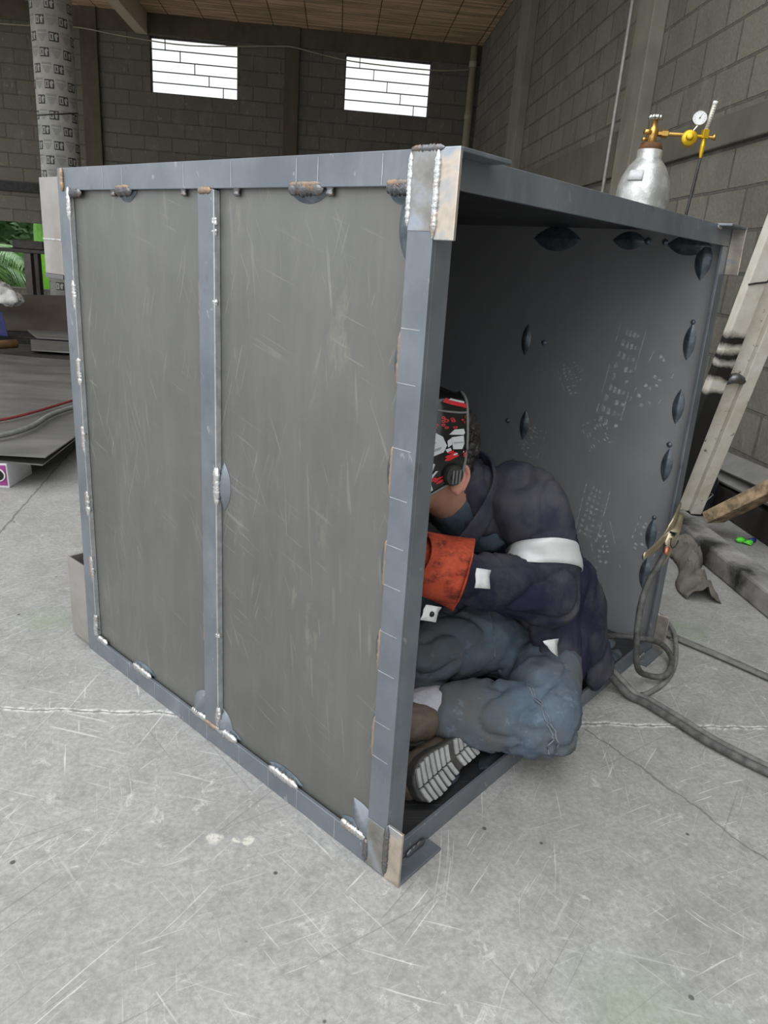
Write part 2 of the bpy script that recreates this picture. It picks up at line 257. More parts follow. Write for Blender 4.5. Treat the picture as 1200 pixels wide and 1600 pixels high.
def quadbox(bm, c):
    vs = [bm.verts.new(p) for p in c]
    for f in ((0, 3, 2, 1), (4, 5, 6, 7), (0, 1, 5, 4), (1, 2, 6, 5), (2, 3, 7, 6), (3, 0, 4, 7)): bm.faces.new([vs[i] for i in f])
def box(bm, a, b, xf=ident):
    x0, y0, z0 = a; x1, y1, z1 = b
    quadbox(bm, [xf(p) for p in ((x0, y0, z0), (x1, y0, z0), (x1, y1, z0), (x0, y1, z0), (x0, y0, z1), (x1, y0, z1), (x1, y1, z1), (x0, y1, z1))])
def prism(bm, poly, h0, h1, xf):           # poly 2d in (u,v), xf(u,v,h)
    a = [bm.verts.new(xf(u, v, h0)) for u, v in poly]; b = [bm.verts.new(xf(u, v, h1)) for u, v in poly]; n = len(poly)
    bm.faces.new(a[::-1]); bm.faces.new(b)
    for i in range(n): bm.faces.new((a[i], a[(i + 1) % n], b[(i + 1) % n], b[i]))
def catmull(pts, sub):
    P = [V(p) for p in pts]; out = []
    for i in range(len(P) - 1):
        p0, p1, p2, p3 = P[max(i - 1, 0)], P[i], P[i + 1], P[min(i + 2, len(P) - 1)]
        for j in range(sub):
            t = j / sub
            out.append(.5 * ((2 * p1) + (p2 - p0) * t + (2 * p0 - 5 * p1 + 4 * p2 - p3) * t * t + (3 * p1 - p0 - 3 * p2 + p3) * t ** 3))
    out.append(P[-1]); return out
def sweep(bm, pts, rad, n=12, ref=(0, 0, 1), sub=1, cap=True, dome=False):
    """tube through pts; rad: number or (ra, rb) per point, ra along ref"""
    R = [(r, r) if not isinstance(r, (tuple, list)) else r for r in (rad if isinstance(rad, list) else [rad] * len(pts))]
    if sub > 1:
        rr = catmull([(a, b, 0) for a, b in R], sub); pts = catmull(pts, sub); R = [(max(r.x, 1e-4), max(r.y, 1e-4)) for r in rr]
    P = [V(p) for p in pts]; ref = V(ref)
    def tan(i): return (P[min(i + 1, len(P) - 1)] - P[max(i - 1, 0)]).normalized()
    if dome:
        t0, t1 = tan(0), tan(len(P) - 1); h, e = [], []
        for q in (.97, .75, .42):
            c, s_ = math.sqrt(1 - q * q), q
            h.append((P[0] - t0 * min(R[0]) * s_, (R[0][0] * c, R[0][1] * c), t0)); e.append((P[-1] + t1 * min(R[-1]) * s_, (R[-1][0] * c, R[-1][1] * c), t1))
        seq = h + [(P[i], R[i], tan(i)) for i in range(len(P))] + e[::-1]
    else: seq = [(P[i], R[i], tan(i)) for i in range(len(P))]
    rings = []; last = None
    for p, r, t in seq:
        s_ = ref - t * ref.dot(t)
        if s_.length < 1e-3: s_ = last if last is not None else t.orthogonal()
        s_.normalize(); last = s_; u = t.cross(s_)
        rings.append([bm.verts.new(p + s_ * cos(2 * pi * k / n) * r[0] + u * sin(2 * pi * k / n) * r[1]) for k in range(n)])
    for a, b in zip(rings, rings[1:]):
        for k in range(n): bm.faces.new((a[k], a[(k + 1) % n], b[(k + 1) % n], b[k]))
    if cap: bm.faces.new(rings[0][::-1]); bm.faces.new(rings[-1])
def lathe(bm, prof, n=32, xf=ident):       # prof [(r,z)]
    rings = [[bm.verts.new(xf((max(r, 1e-4) * cos(2 * pi * k / n), max(r, 1e-4) * sin(2 * pi * k / n), z))) for k in range(n)] for r, z in prof]
    for a, b in zip(rings, rings[1:]):
        for k in range(n): bm.faces.new((a[k], a[(k + 1) % n], b[(k + 1) % n], b[k]))
    bm.faces.new(rings[0][::-1]); bm.faces.new(rings[-1])
def ellip(bm, c, r, M=None, seg=16, rings=10):
    T = Matrix.Translation(V(c)) @ (M.to_4x4() if M else Matrix()) @ Matrix.Diagonal((r[0], r[1], r[2], 1))
    bmesh.ops.create_uvsphere(bm, u_segments=seg, v_segments=rings, radius=1, matrix=T)
def frame(z, x=(1, 0, 0)):                 # matrix whose z axis is z
    z = V(z).normalized(); x = V(x); x = (x - z * x.dot(z)).normalized(); y = z.cross(x)
    return Matrix((x, y, z)).transposed()

def link(o, parent=None):
    COL.objects.link(o)
    if parent is not None:
        o.parent = parent; o.matrix_parent_inverse = Matrix.Translation(parent.location).inverted()
    return o
def obj(name, bm, mat, parent=None, smooth=False, bevel=0, uv=None, recalc=True):
    me = bpy.data.meshes.new(name)
    if isinstance(bm, bmesh.types.BMesh):
        if recalc: bmesh.ops.recalc_face_normals(bm, faces=bm.faces[:])
        if uv:
            L = bm.loops.layers.uv.new('UVMap')
            for f in bm.faces:
                for l in f.loops: l[L].uv = uv(l.vert.co)
        bm.to_mesh(me); bm.free()
    else: me = bm
    me.materials.clear(); me.materials.append(MT[mat] if isinstance(mat, str) else mat)
    if smooth:
        for p in me.polygons: p.use_smooth = True
    o = bpy.data.objects.new(name, me)
    if bevel:
        md = o.modifiers.new('bevel', 'BEVEL'); md.width = bevel; md.segments = 2; md.limit_method = 'ANGLE'; md.angle_limit = .6
    return link(o, parent)
def thing(name, loc, label, cat, group=None):
    o = bpy.data.objects.new(name, None); o.empty_display_size = .1; COL.objects.link(o); o.location = loc
    return tag(o, label, cat, group)
def tag(o, label, cat, group=None, kind=None):
    o['label'] = label; o['category'] = cat
    if group: o['group'] = group
    if kind: o['kind'] = kind
    return o
def struct(name, bm, mat, label, cat, parent=None, **kw):
    o = obj(name, bm, mat, parent, **kw); tag(o, label, cat, kind='structure'); return o
def NB(): return bmesh.new()
def remesh(name, bm, mat, parent, voxel, smooth=4, disp=None, disp_n=1):
    bmesh.ops.recalc_face_normals(bm, faces=bm.faces[:])
    me = bpy.data.meshes.new('tmp'); bm.to_mesh(me); bm.free(); o = bpy.data.objects.new('tmp', me); COL.objects.link(o)
    r = o.modifiers.new('r', 'REMESH'); r.mode = 'VOXEL'; r.voxel_size = voxel
    s_ = o.modifiers.new('s', 'SMOOTH'); s_.factor = .5; s_.iterations = smooth
    dg = bpy.context.evaluated_depsgraph_get(); m2 = bpy.data.meshes.new_from_object(o.evaluated_get(dg)); bpy.data.objects.remove(o)
    if disp:
        nn = [v.normal.copy() for v in m2.vertices]
        for v, nv in zip(m2.vertices, nn): v.co += nv * disp(v.co)
    for p in m2.polygons: p.use_smooth = True
    m2.name = name
    return obj(name, m2, mat, parent, smooth=True)

# ------------------------------------------------------------------ the setting
XR, YB, ZC = 1.92, 11.85, 4.34
bm = NB(); box(bm, (-14, -7, -.25), (2.3, 12.2, 0)); struct('floor', bm, 'floor', 'scratched grey concrete workshop floor', 'floor')
bm = NB(); box(bm, (XR, -2.6, 0), (XR + .2, 12.1, ZC)); struct('wall_right', bm, 'wall_r', 'grey concrete block wall on the right', 'wall')
WIN = [(-3.14, -1.82, 3.30, 4.06), (-.165, 1.17, 3.30, 4.07)]
OPX, OPZ = -4.86, 1.27
bm = NB()
def wb(x0, x1, z0, z1): box(bm, (x0, YB, z0), (x1, YB + .2, z1))
wb(-14, OPX, OPZ, ZC); wb(OPX, WIN[0][0], 0, ZC)
for (x0, x1, z0, z1) in WIN: wb(x0, x1, 0, z0); wb(x0, x1, z1, ZC)
wb(WIN[0][1], WIN[1][0], 0, ZC); wb(WIN[1][1], XR, 0, ZC)
struct('wall_back', bm, 'wall_b', 'dark concrete block wall at the back with two windows', 'wall')
bm = NB(); box(bm, (-7.5, 2.6, ZC), (XR + .2, 12.1, ZC + .25)); struct('ceiling', bm, 'ceil', 'orange brown clay strip ceiling', 'ceiling')
for i, (x0, x1, z0, z1) in enumerate(WIN):
    w = thing('window_%d' % (i + 1), (x0, YB, z0), 'bright window in the back wall, ' + ('left one beside the concrete ceiling beam' if i == 0 else 'right one beside the cream pipe'), 'window'); w['kind'] = 'structure'
    bm = NB(); t = .012; rows = [1, .79, .595, .40, .205, 0]; y0, y1 = YB + .09, YB + .115; H = z1 - z0; L = x1 - x0
    for (a, b) in ((x0 - .0, x0 + t), (x1 - t, x1)): box(bm, (a, y0, z0), (b, y1, z1))
    for r in rows:
        zz = min(max(z0 + H * r, z0 + t / 2), z1 - t / 2); box(bm, (x0 + t, y0 + .001, zz - t / 2), (x1 - t, y1 - .001, zz + t / 2))
    for j, u in enumerate((.165, .335, .50, .665, .83)): box(bm, (x0 + L * u - t / 2, y0 + .002, z0 + H * rows[j + 1]), (x0 + L * u + t / 2, y1 - .002, z0 + H * rows[j]))
    obj('window_frame', bm, 'dark', w)
    bm = NB(); box(bm, (x0 + .004, YB + .10, z0 + .004), (x1 - .004, YB + .105, z1 - .004)); obj('pane', bm, 'glass', w)
def trim(i, a, b, mat, label, cat):
    bm = NB(); box(bm, a, b); return struct('trim_%d' % i, bm, mat, label, cat, bevel=.008)
trim(1, (XR - .10, 4.36, 0), (XR, 4.66, ZC), 'conc', 'concrete pilaster on the right wall behind the gas cylinder', 'pilaster')
trim(2, (XR - .10, 8.15, 0), (XR, 8.62, ZC), 'conc', 'concrete pilaster far along the right wall near the back corner', 'pilaster')
trim(3, (XR - .035, -2.6, 1.79), (XR, 4.36, 1.95), 'conc_w', 'concrete bond beam along the near right wall', 'wall beam')
trim(4, (XR - .035, 4.66, 1.80), (XR, 8.15, 2.12), 'conc_w', 'concrete bond beam along the right wall between the pilasters', 'wall beam')
trim(5, (-1.10, YB - .06, 0), (-.87, YB, ZC), 'conc_d', 'dark concrete pilaster between the two back windows', 'pilaster')
trim(6, (-4.15, YB - .06, 0), (-3.89, YB, ZC), 'conc_d', 'dark concrete pilaster left of the left back window', 'pilaster')
trim(7, (-14, YB - .03, 4.075), (XR, YB, ZC), 'conc_d', 'concrete tie beam along the top of the back wall', 'wall beam')
trim(8, (-3.32, 2.6, 4.05), (-3.15, YB - .03, ZC), 'conc_l', 'pale concrete ceiling beam running toward the back wall', 'ceiling beam')
trim(9, (-14, YB - .05, 1.72), (-4.15, YB, 1.86), 'black', 'dark concrete band low on the left of the back wall', 'wall beam')
bm = NB(); box(bm, (1.402, -2.6, 0), (1.52, 2.45, .09))
struct('trim_10', bm, 'kerb', 'soot stained concrete kerb along the floor by the right wall', 'kerb', bevel=.01)
bm = NB(); box(bm, (-30, 12.2, -.3), (10, 30, -.05)); struct('floor_outside', bm, 'ground', 'earth ground outside the back opening', 'ground')
bm = NB(); box(bm, (-14, YB, 0), (OPX, YB + .2, .25)); struct('baseboard_back', bm, 'wall_b', 'low block sill under the opening in the back wall', 'wall')

# ------------------------------------------------------------------ the steel enclosure
A, B, H = 1.106, 1.264, 1.22
WF, TF = .047, .008
BX = thing('steel_enclosure', (0, 0, 0), 'large open-fronted box of welded steel angle and sheet with the welder inside', 'steel box')
def buv(co):                                   # box metres as uv
    x = (co - ES * co.z).dot(EX); y = (co - ES * co.z).dot(EY); return (x + y * 1.0, co.z)
def bpart(name, boxes, mat, parent=None, bevel=.0012):
    bm = NB()
    for a, b in boxes: box(bm, a, b, b2w)
    return obj(name, bm, mat, parent or BX, bevel=bevel, uv=buv)
e = .0006
for (x0, dx) in ((0, 1), (B, -1)):
    for (y0, dy) in ((0, 1), (A, -1)):
        def sx(a, b): return (min(x0 + dx * a, x0 + dx * b), max(x0 + dx * a, x0 + dx * b))
        def sy(a, b): return (min(y0 + dy * a, y0 + dy * b), max(y0 + dy * a, y0 + dy * b))
        fx, fy = sx(0, TF), sy(0, WF); gx, gy = sx(TF, WF), sy(0, TF)
        bpart('corner_post', [((fx[0], fy[0], 0), (fx[1], fy[1], H)), ((gx[0], gy[0], WF + e), (gx[1], gy[1], H - WF - e))], 'bar')
for x0, dx in ((0, 1), (B, -1)):                # rails along y, on face A and its opposite
    for z0, dz in ((0, 1), (H, -1)):
        def sx(a, b): return (min(x0 + dx * a, x0 + dx * b), max(x0 + dx * a, x0 + dx * b))
        def sz(a, b): return (min(z0 + dz * a, z0 + dz * b), max(z0 + dz * a, z0 + dz * b))
        f, g = sx(0, TF), sz(0, WF); f2, g2 = sx(TF, WF), sz(0, .006)
        bpart('side_rail', [((f[0], WF + e, g[0]), (f[1], A - WF - e, g[1])), ((f2[0], WF + e, g2[0]), (f2[1], A - WF - e, g2[1]))], 'bar')
for y0, dy in ((0, 1), (A, -1)):                # rails along x
    for z0, dz in ((0, 1), (H, -1)):
        def sy(a, b): return (min(y0 + dy * a, y0 + dy * b), max(y0 + dy * a, y0 + dy * b))
        def sz(a, b): return (min(z0 + dz * a, z0 + dz * b), max(z0 + dz * a, z0 + dz * b))
        f, g = sy(0, TF), sz(0, WF); f2, g2 = sy(TF, WF), sz(0, .006)
        bpart('front_rail' if y0 == 0 else 'rear_rail', [((TF + e, f[0], g[0]), (B - TF - e, f[1], g[1])), ((WF + e, f2[0], g2[0]), (B - WF - e, f2[1], g2[1]))], 'bar')
bpart('upright', [((-.001, .508, WF + e), (.0105, .556, H - WF - e))], 'bar')
bpart('side_panel', [((.0125, .012, .012), (.0155, A - .012, H - .012))], 'panelA', bevel=0)
bpart('side_panel', [((B - .0155, .012, .012), (B - .0125, A - .012, H - .012))], 'panelB', bevel=0)
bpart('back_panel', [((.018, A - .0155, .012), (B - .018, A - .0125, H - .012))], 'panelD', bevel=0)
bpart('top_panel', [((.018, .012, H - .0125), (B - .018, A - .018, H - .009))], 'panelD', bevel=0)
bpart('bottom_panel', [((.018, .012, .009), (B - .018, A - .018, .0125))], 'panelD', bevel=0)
# end brackets: short angles standing out of the opening at its four corners, two longer ones behind
def bracket(x0, dx, z0, dz, y0, y1, ln_x, ln_z, mat):
    xs = (min(x0, x0 + dx * .006), max(x0, x0 + dx * .006)); zs = (min(z0, z0 + dz * ln_z), max(z0, z0 + dz * ln_z))
    o = bpart('corner_bracket', [((xs[0], y0, zs[0]), (xs[1], y1, zs[1]))], mat)
    xt = (min(x0 + dx * .006, x0 + dx * ln_x), max(x0 + dx * .006, x0 + dx * ln_x)); zt = (min(z0, z0 + dz * .006), max(z0, z0 + dz * .006))
    bpart('bracket_tab', [((xt[0], y0, zt[0]), (xt[1], y1, zt[1]))], 'bar', o)
    return o
bracket(0, 1, H + .001, -1, -.036, -.0006, .125, .117, 'heat2'); bracket(B, -1, H + .001, -1, -.036, -.0006, .125, .117, 'heat2')
bracket(0, 1, 0.0, 1, -.036, -.0006, .13, .117, 'heat2'); bracket(B, -1, 0.0, 1, -.036, -.0006, .13, .117, 'heat2')
bracket(0, 1, H - .018, -1, A + .0006, A + .095, .11, .215, 'bracket'); bracket(B, -1, H - .018, -1, A + .0006, A + .095, .11, .215, 'bracket')
for x0, dx in ((0, 1), (B, -1)):
    xs = sorted((x0, x0 + dx * .006)); xl = sorted((x0 + dx * .006, x0 + dx * .12))
    bpart('corner_bracket', [((xs[0], A + .0006, .012), (xs[1], A + .095, .243)), ((xl[0], A + .089, .012), (xl[1], A + .095, .243))], 'bracket')
bpart('bracket_lip', [((-.003, A + .001, H - .243), (.02, A + .095, H - .2335))], 'bead_d')
bpart('plate_seam', [((-.0012, A + .002, 1.064), (-.0002, A + .094, 1.068))], 'bead')

# ground-bright patches on the top of the near post and cut lines
bpart('ground_patch', [((-.0012, .0015, 1.115), (-.0003, .046, 1.2185))], 'heat'); bpart('ground_patch', [((-.0012, .0015, .004), (-.0003, .046, .105))], 'heat')

bpart('cut_edge', [((-.0004, A - WF - .0025, WF + .01), (.0118, A - WF - .0002, H - WF - .01))], 'cutedge', bevel=.0006)
bpart('cut_edge', [((-.0014, .5045, WF + .002), (.0118, .5078, H - WF - .002))], 'cutedge', bevel=.0008)
for y in (.455, .60, .82, .90, .285, .235, .10): bpart('scribe_line', [((-.0006, y, H - WF + .002), (-.0001, y + .0012, H - .004))], 'cutedge', bevel=0)
for z in (.98, .90, .80, .72, .64, .57, .485, .41, .31, .24): bpart('scribe_line', [((-.0006, .010, z), (-.0001, .046, z + .0012))], 'cutedge', bevel=0)
for y in (.90, .77, .62, .55, .43, .33, .24, .13): bpart('scribe_line', [((-.0006, y, .003), (-.0001, y + .0012, WF - .001))], 'cutedge', bevel=0)
# welds
def bead(p, d, L, w, mat='bead', nrm=(-1, 0, 0), rip=9, lump=.35, name='weld_bead'):
    bm = NB(); p = V(b2w(p)); d = (EX * d[0] + EY * d[1] + ES * d[2]).normalized(); nrm = EX * nrm[0] + EY * nrm[1] + ES * nrm[2]
    n = max(8, int(rip * 2.2)); pts = []; rad = []
    for i in range(n + 1):
        t = i / n; r = w * (max(.05, 1 - (2 * t - 1) ** 8)) * (1 + lump * .5 * sin(t * rip * pi * 2) + random.uniform(-.15, .15))
        pts.append(p + d * (t - .5) * L + d.cross(nrm) * random.uniform(-.1, .1) * w); rad.append((r, r * .62))
    sweep(bm, pts, rad, 10, d.cross(nrm)); return obj(name, bm, mat, BX, smooth=True)
def blister(p, d, L, w, nrm, mat='blister', th=.35, ball=False):
    bm = NB(); P = b2w(p); dd = (EX * d[0] + EY * d[1] + ES * d[2]).normalized(); nn = (EX * nrm[0] + EY * nrm[1] + ES * nrm[2]).normalized(); ss = dd.cross(nn)
    n, m = 18, 9; rows = []
    for i in range(n + 1):
        t = -1 + 2 * i / n; wd = w * max(.02, (1 - abs(t) ** 2.2)); row = []
        for j in range(m + 1):
            q = -1 + 2 * j / m; hgt = w * th * (1 - q * q) * max(0, 1 - t * t) + w * .16 * math.exp(-(q * 3) ** 2) * (1 - t * t) * (1 + .5 * sin(t * 30))
            row.append(bm.verts.new(P + dd * t * L / 2 + ss * q * wd + nn * (hgt + .0006)))
        rows.append(row)
    for a, b in zip(rows, rows[1:]):
        for j in range(m): bm.faces.new((a[j], a[j + 1], b[j + 1], b[j]))
    if ball:
        q = P + dd * (L / 2 + w * .2); ellip(bm, q, (w * .42,) * 3, seg=10, rings=6)
    return obj('weld_bead', bm, mat, BX, smooth=True)
NA = (-1, 0, 0)
for y, z in ((1.064, .946), (1.064, .767), (1.064, .600), (1.064, .431), (1.064, .254)): bead((.003, y, z), (0, 0, 1), .075, .0085, nrm=NA); bead((.001, y + .008, z), (0, 0, 1), .068, .0035, 'rustb', NA, 4, .1)
bead((.003, 1.064, .085), (0, -.1, 1), .075, .0095, nrm=NA); bead((.004, 1.035, .051), (0, 1, 0), .055, .0095, nrm=NA)
bead((.002, 1.062, 1.145), (0, 0, 1), .075, .008, nrm=NA); bead((.003, 1.03, 1.168), (0, 1, 0), .055, .010, 'bead_d', NA)
bead((-.002, 1.082, 1.195), (0, 0, 1), .05, .007, 'rustb', NA)
for y, L in ((.834, .09), (.585, .06), (.487, .09), (.288, .095), (.085, .07)): bead((.003, y, .050), (0, 1, 0), L, .0095, nrm=NA); blister((.0123, y, .052), (0, 1, 0), L * 1.15, .014, NA)
bead((.002, .508, .082), (0, 0, 1), .055, .009, nrm=NA)
bead((-.001, .535, .050), (0, 1, 0), .045, .006, 'rustb', NA)
blister((.0123, .50, .062), (0, .5, 1), .10, .03, NA, 'bar'); blister((.0123, .585, .07), (0, -.4, 1), .10, .03, NA, 'bar')
for y, L, m_ in ((.824, .065, 'bead_d'), (.267, .085, 'bead_d'), (.07, .05, 'bead_d')): bead((.004, y, 1.172), (0, 1, 0), L, .0105, m_, NA); blister((.0123, y, 1.170), (0, 1, 0), L * 1.15, .020, NA); bead((.0, y, 1.178), (0, 1, 0), L * .9, .004, 'rustb', NA, 4)
for y in (.611, .449, .87, .215): bead((.007, y, 1.171), (0, 0, 1), .022, .008, 'bead_d', NA, 2)
bead((-.001, .534, 1.170), (0, 1, 0), .04, .006, 'rustb', NA)
for z in (1.119, 1.100, .977, .285): bead((.003, .509, z), (0, 0, 1), .014, .0075, 'bead', NA, 2, .1)
bead((.002, .5085, .62), (0, 0, 1), .085, .0095, nrm=NA); blister((.0123, .495, .62), (0, 0, 1), .10, .02, NA, 'bar')
for z in (.975, .285): blister((.0123, .557, z), (0, 0, 1), .105, .013, NA); bead((.003, .5575, z), (0, 0, 1), .09, .004, 'rustb', NA, 5)
for z in (.935, .760, .605, .447, .276): blister((.0123, .048, z), (0, 0, 1), .105, .0165, NA); bead((.003, .0485, z), (0, 0, 1), .085, .0045, 'rustb', NA, 6)
blister((.0123, .052, 1.125), (0, 0, 1), .11, .02, NA)
blister((.0123, .062, .075), (0, .6, .7), .10, .03, NA, 'bar')
bead((-.001, .0475, 1.168), (0, 0, 1), .098, .0048, 'bead', NA, 16, .2); bead((-.001, 0.0, 1.162), (0, 0, 1), .116, .0055, 'bead', NA, 22, .2)
bead((-.001, -.001, .062), (0, 0, 1), .11, .006, 'bead_d', NA, 18, .2); bead((-.001, .0475, .03), (0, 0, 1), .05, .006, 'bead_d', NA, 8, .2)
bead((.0, .02, H), (0, 1, 0), .06, .0045, 'bead_d', NA, 10); bead((.03, -.002, H - .012), (1, 0, 0), .05, .007, 'bead_d', (0, -1, 0), 6)
bead((.09, -.004, .012), (1, 0, 0), .06, .007, 'bead_d', (0, -1, 0), 8)
bead((B, -.001, 1.16), (0, 0, 1), .09, .006, 'bead', (-1, 0, 0), 10); bead((B - .11, -.002, H - .006), (1, 0, 0), .03, .006, 'bead', (0, -1, 0), 3)
bead((B, -.002, .07), (0, 0, 1), .10, .006, 'bead', (-1, 0, 0), 10); bead((B - .10, -.006, .012), (1, 0, 0), .05, .007, 'bead', (0, -1, 0), 6)
xi = B - .0158
for y, z, bl in ((.052, .924, True), (.05, .746, False), (.052, .575, False), (.565, .869, False), (.535, .598, False), (.06, .36, True), (.058, .236, False)): blister((xi, y, z), (0, 0, 1), .10, .0165, (-1, 0, 0), ball=bl)
blister((xi, .10, 1.172), (0, 1, 0), .12, .026, (-1, 0, 0)); blister((xi, .055, 1.135), (0, 0, 1), .10, .022, (-1, 0, 0)); blister((xi, .27, 1.178), (0, -1, 0), .10, .024, (-1, 0, 0), ball=True); blister((xi, .5, 1.175), (0, -1, 0), .16, .035, (-1, 0, 0))
for y, z in ((.055, .635), (.167, 1.178), (.50, .868), (.60, .60)): blister((xi, y, z), (0, 0, 1), .018, .009, (-1, 0, 0), th=.5)
for x, y, d in ((1.16, .10, (1, .3, 0)), (1.10, .055, (1, .1, 0)), (1.02, .12, (1, -.2, 0)), (.30, .075, (1, .2, 0)), (.42, .04, (1, 0, 0)), (1.215, .20, (.1, 1, 0))): blister((x, y, .0126), d, .10, .022, (0, 0, 1))

# pale boot prints scuffed on the inner face of the far side panel
def bootprint(cy, cz, ang, L, seed, keep=.75):
    rnd = random.Random(seed); bm = NB(); c, s_ = cos(ang), sin(ang)
    def P(u, v): return b2w((B - .0160, cy + u * c - v * s_, cz + u * s_ + v * c))
    n = 9
    for i in range(n):
        v0 = -L / 2 + L * i / n; hw = .036 * math.sqrt(max(.1, 1 - ((v0 + L * .25) / (L * .85)) ** 2)) * (.8 if .28 < i / n < .5 else 1)
        for j in range(4):
            if rnd.random() > keep: continue
            u0 = -hw + 2 * hw * j / 4; du = 2 * hw / 4 * .62; dv = L / n * .55; sk = (j - 1.5) * .004
            a = [P(u0, v0 + abs(sk)), P(u0 + du, v0 + abs(sk) * .6), P(u0 + du, v0 + dv + sk), P(u0, v0 + dv + sk * .5)]
            bm.faces.new([bm.verts.new(q) for q in a])
    for q in (-1, 1):                               # the print's rim
        for i in range(10):
            if rnd.random() > keep: continue
            v0 = -L / 2 + L * i / 10; u0 = q * .040
            bm.faces.new([bm.verts.new(P(*w)) for w in ((u0, v0), (u0 + .003, v0), (u0 + .003, v0 + L / 11), (u0, v0 + L / 11))])
    return obj('boot_print', bm, 'dust', BX)
bootprint(.235, .80, .12, .30, 1, .8); bootprint(.385, .775, -.5, .10, 2, .6); bootprint(.255, .375, .1, .17, 3, .95); bootprint(.20, .28, -.4, .15, 5, .6); bootprint(.28, .62, 1.0, .09, 6, .5); bootprint(.13, .80, .3, .16, 8, .35); bootprint(.50, .55, .2, .11, 9, .4); bootprint(.07, .345, .2, .11, 10, .5)

# ------------------------------------------------------------------ the welder
def wr(scale, amp, ridge=.0, rs=6.0, st=(1, 1, 1), fine=0.0):
    def f(co):
        p = V((co.x * st[0], co.y * st[1], co.z * st[2]))
        d = noise.noise(p * scale) * amp + noise.noise(p * scale * 2.3 + V((5, 3, 1))) * amp * .45
        if ridge:
            q = p * rs + V((noise.noise(p * 5), noise.noise(p * 5 + V((9, 1, 3))), noise.noise(p * 5 + V((3, 8, 2))))) * 1.1
            d -= ((1 - abs(noise.noise(q + V((2, 7, 4))))) ** 9) * ridge
            d += ((1 - abs(noise.noise(q * 1.7 + V((5, 2, 1))))) ** 6 - .2) * ridge * .35
        if fine: d += noise.noise(p * 42) * fine
        return d
    return f
def sw(bm, pts, rad, ref=(0, 1, 0), n=16, sub=4, dome=True):
    r = V(ref); sweep(bm, [bp_(p) for p in pts], rad, n, EX * r[0] + EY * r[1] + ES * r[2], sub, True, dome)
def be(bm, c, r, rot=None): ellip(bm, bp_(c), r, Matrix((EX.normalized(), EY.normalized(), ES.normalized())).transposed() @ (rot or Matrix.Identity(3)))
HC = V((.415, .270, .682)); RZ = Matrix.Rotation(radians(-20), 3, 'Z')
def hl(p): return HC + RZ @ V(p)
#                                    # head centre in box metres, looking along -x
SH_L, EL_L, WR_L = (.60, .105, .590), (.620, .032, .372), (.405, .135, .452)
SH_R, EL_R, WR_R = (.57, .40, .57), (.53, .46, .37), (.40, .34, .43)
KN_L, AN_L, HP_L = (.535, -.045, .125), (.36, .16, .135), (.80, .12, .13)
KN_R, AN_R, HP_R = (.47, .47, .20), (.42, .17, .09), (.80, .33, .13)
TOR = [(.83, .225, .13), (.86, .225, .28), (.78, .23, .43), (.66, .24, .51), (.55, .245, .555)]
bm = NB()
be(bm, hl((.022, 0, .03)), (.104, .076, .105), RZ); be(bm, hl((-.036, 0, -.066)), (.064, .056, .078), RZ); be(bm, hl((-.072, 0, -.122)), (.030, .030, .024))
be(bm, hl((-.105, 0, -.035)), (.018, .013, .022)); be(bm, hl((-.098, 0, -.075)), (.012, .022, .008)); be(bm, hl((-.088, .03, .0)), (.012, .014, .010)); be(bm, hl((-.088, -.03, .0)), (.012, .014, .010))
sw(bm, [hl((.03, 0, -.02)), (.47, .262, .605), (.54, .25, .545)], [.064, .060, .048])
sw(bm, TOR, [(.12, .09), (.115, .08), (.13, .085), (.135, .075), (.06, .045)])
for s_, e_, w_ in ((SH_L, EL_L, WR_L), (SH_R, EL_R, WR_R)):
    sw(bm, [s_, e_, w_], [.052, .042, .03], (0, 1, 0))
for h_, k_, a_ in ((HP_L, KN_L, AN_L), (HP_R, KN_R, AN_R)): sw(bm, [h_, k_, a_], [.060, .042, .034], (0, 0, 1))
def hand(bm, w, d, up, side, g=1.0):
    """palm, four curled fingers and a thumb leaving the palm's side"""
    w, d, up, side = V(w), V(d).normalized(), V(up).normalized(), V(side).normalized(); pc = w + d * .055
    sw(bm, [w, w + d * .045, w + d * .09], [(.026 * g, .019 * g), (.042 * g, .017 * g), (.041 * g, .014 * g)], side, 12, 3)
    for i, L in enumerate((.068, .078, .072, .056)):
        o = (i - 1.5) * .0205; b = w + d * .088 + side * o
        k1 = b + d * L * .45 - up * .008; k2 = k1 + d * L * .16 - up * L * .36; k3 = k2 - d * L * .18 - up * L * .14
        sw(bm, [b - d * .02, k1, k2, k3], [.0105 * g, .0100 * g, .0092 * g, .0082 * g], side, 10, 3)
    t = w + d * .028 - side * .036; sw(bm, [w + d * .015 - side * .014, t + d * .012, t + d * .035 - up * .022, t + d * .05 - up * .04 + side * .012], [.014 * g, .0125 * g, .0115 * g, .010 * g], up, 10, 3)
HL = (V((.300, .175, .505)), V((-.90, .35, .05)), V((0, -.35, 1)), V((.25, 1, .3))); HR = (V((.32, .30, .46)), V((-1, -.25, .0)), V((0, .2, 1)), V((.2, -1, .1)))
for w_, h_ in ((WR_L, HL), (WR_R, HR)):
    sw(bm, [w_, h_[0]], [.03, .027], (0, 1, 0)); hand(bm, *h_, g=.9)
P = remesh('person', bm, 'skin', None, .007, 5)
tag(P, 'welder in navy jacket, jeans and printed black helmet sitting cross-legged in the steel box', 'person')
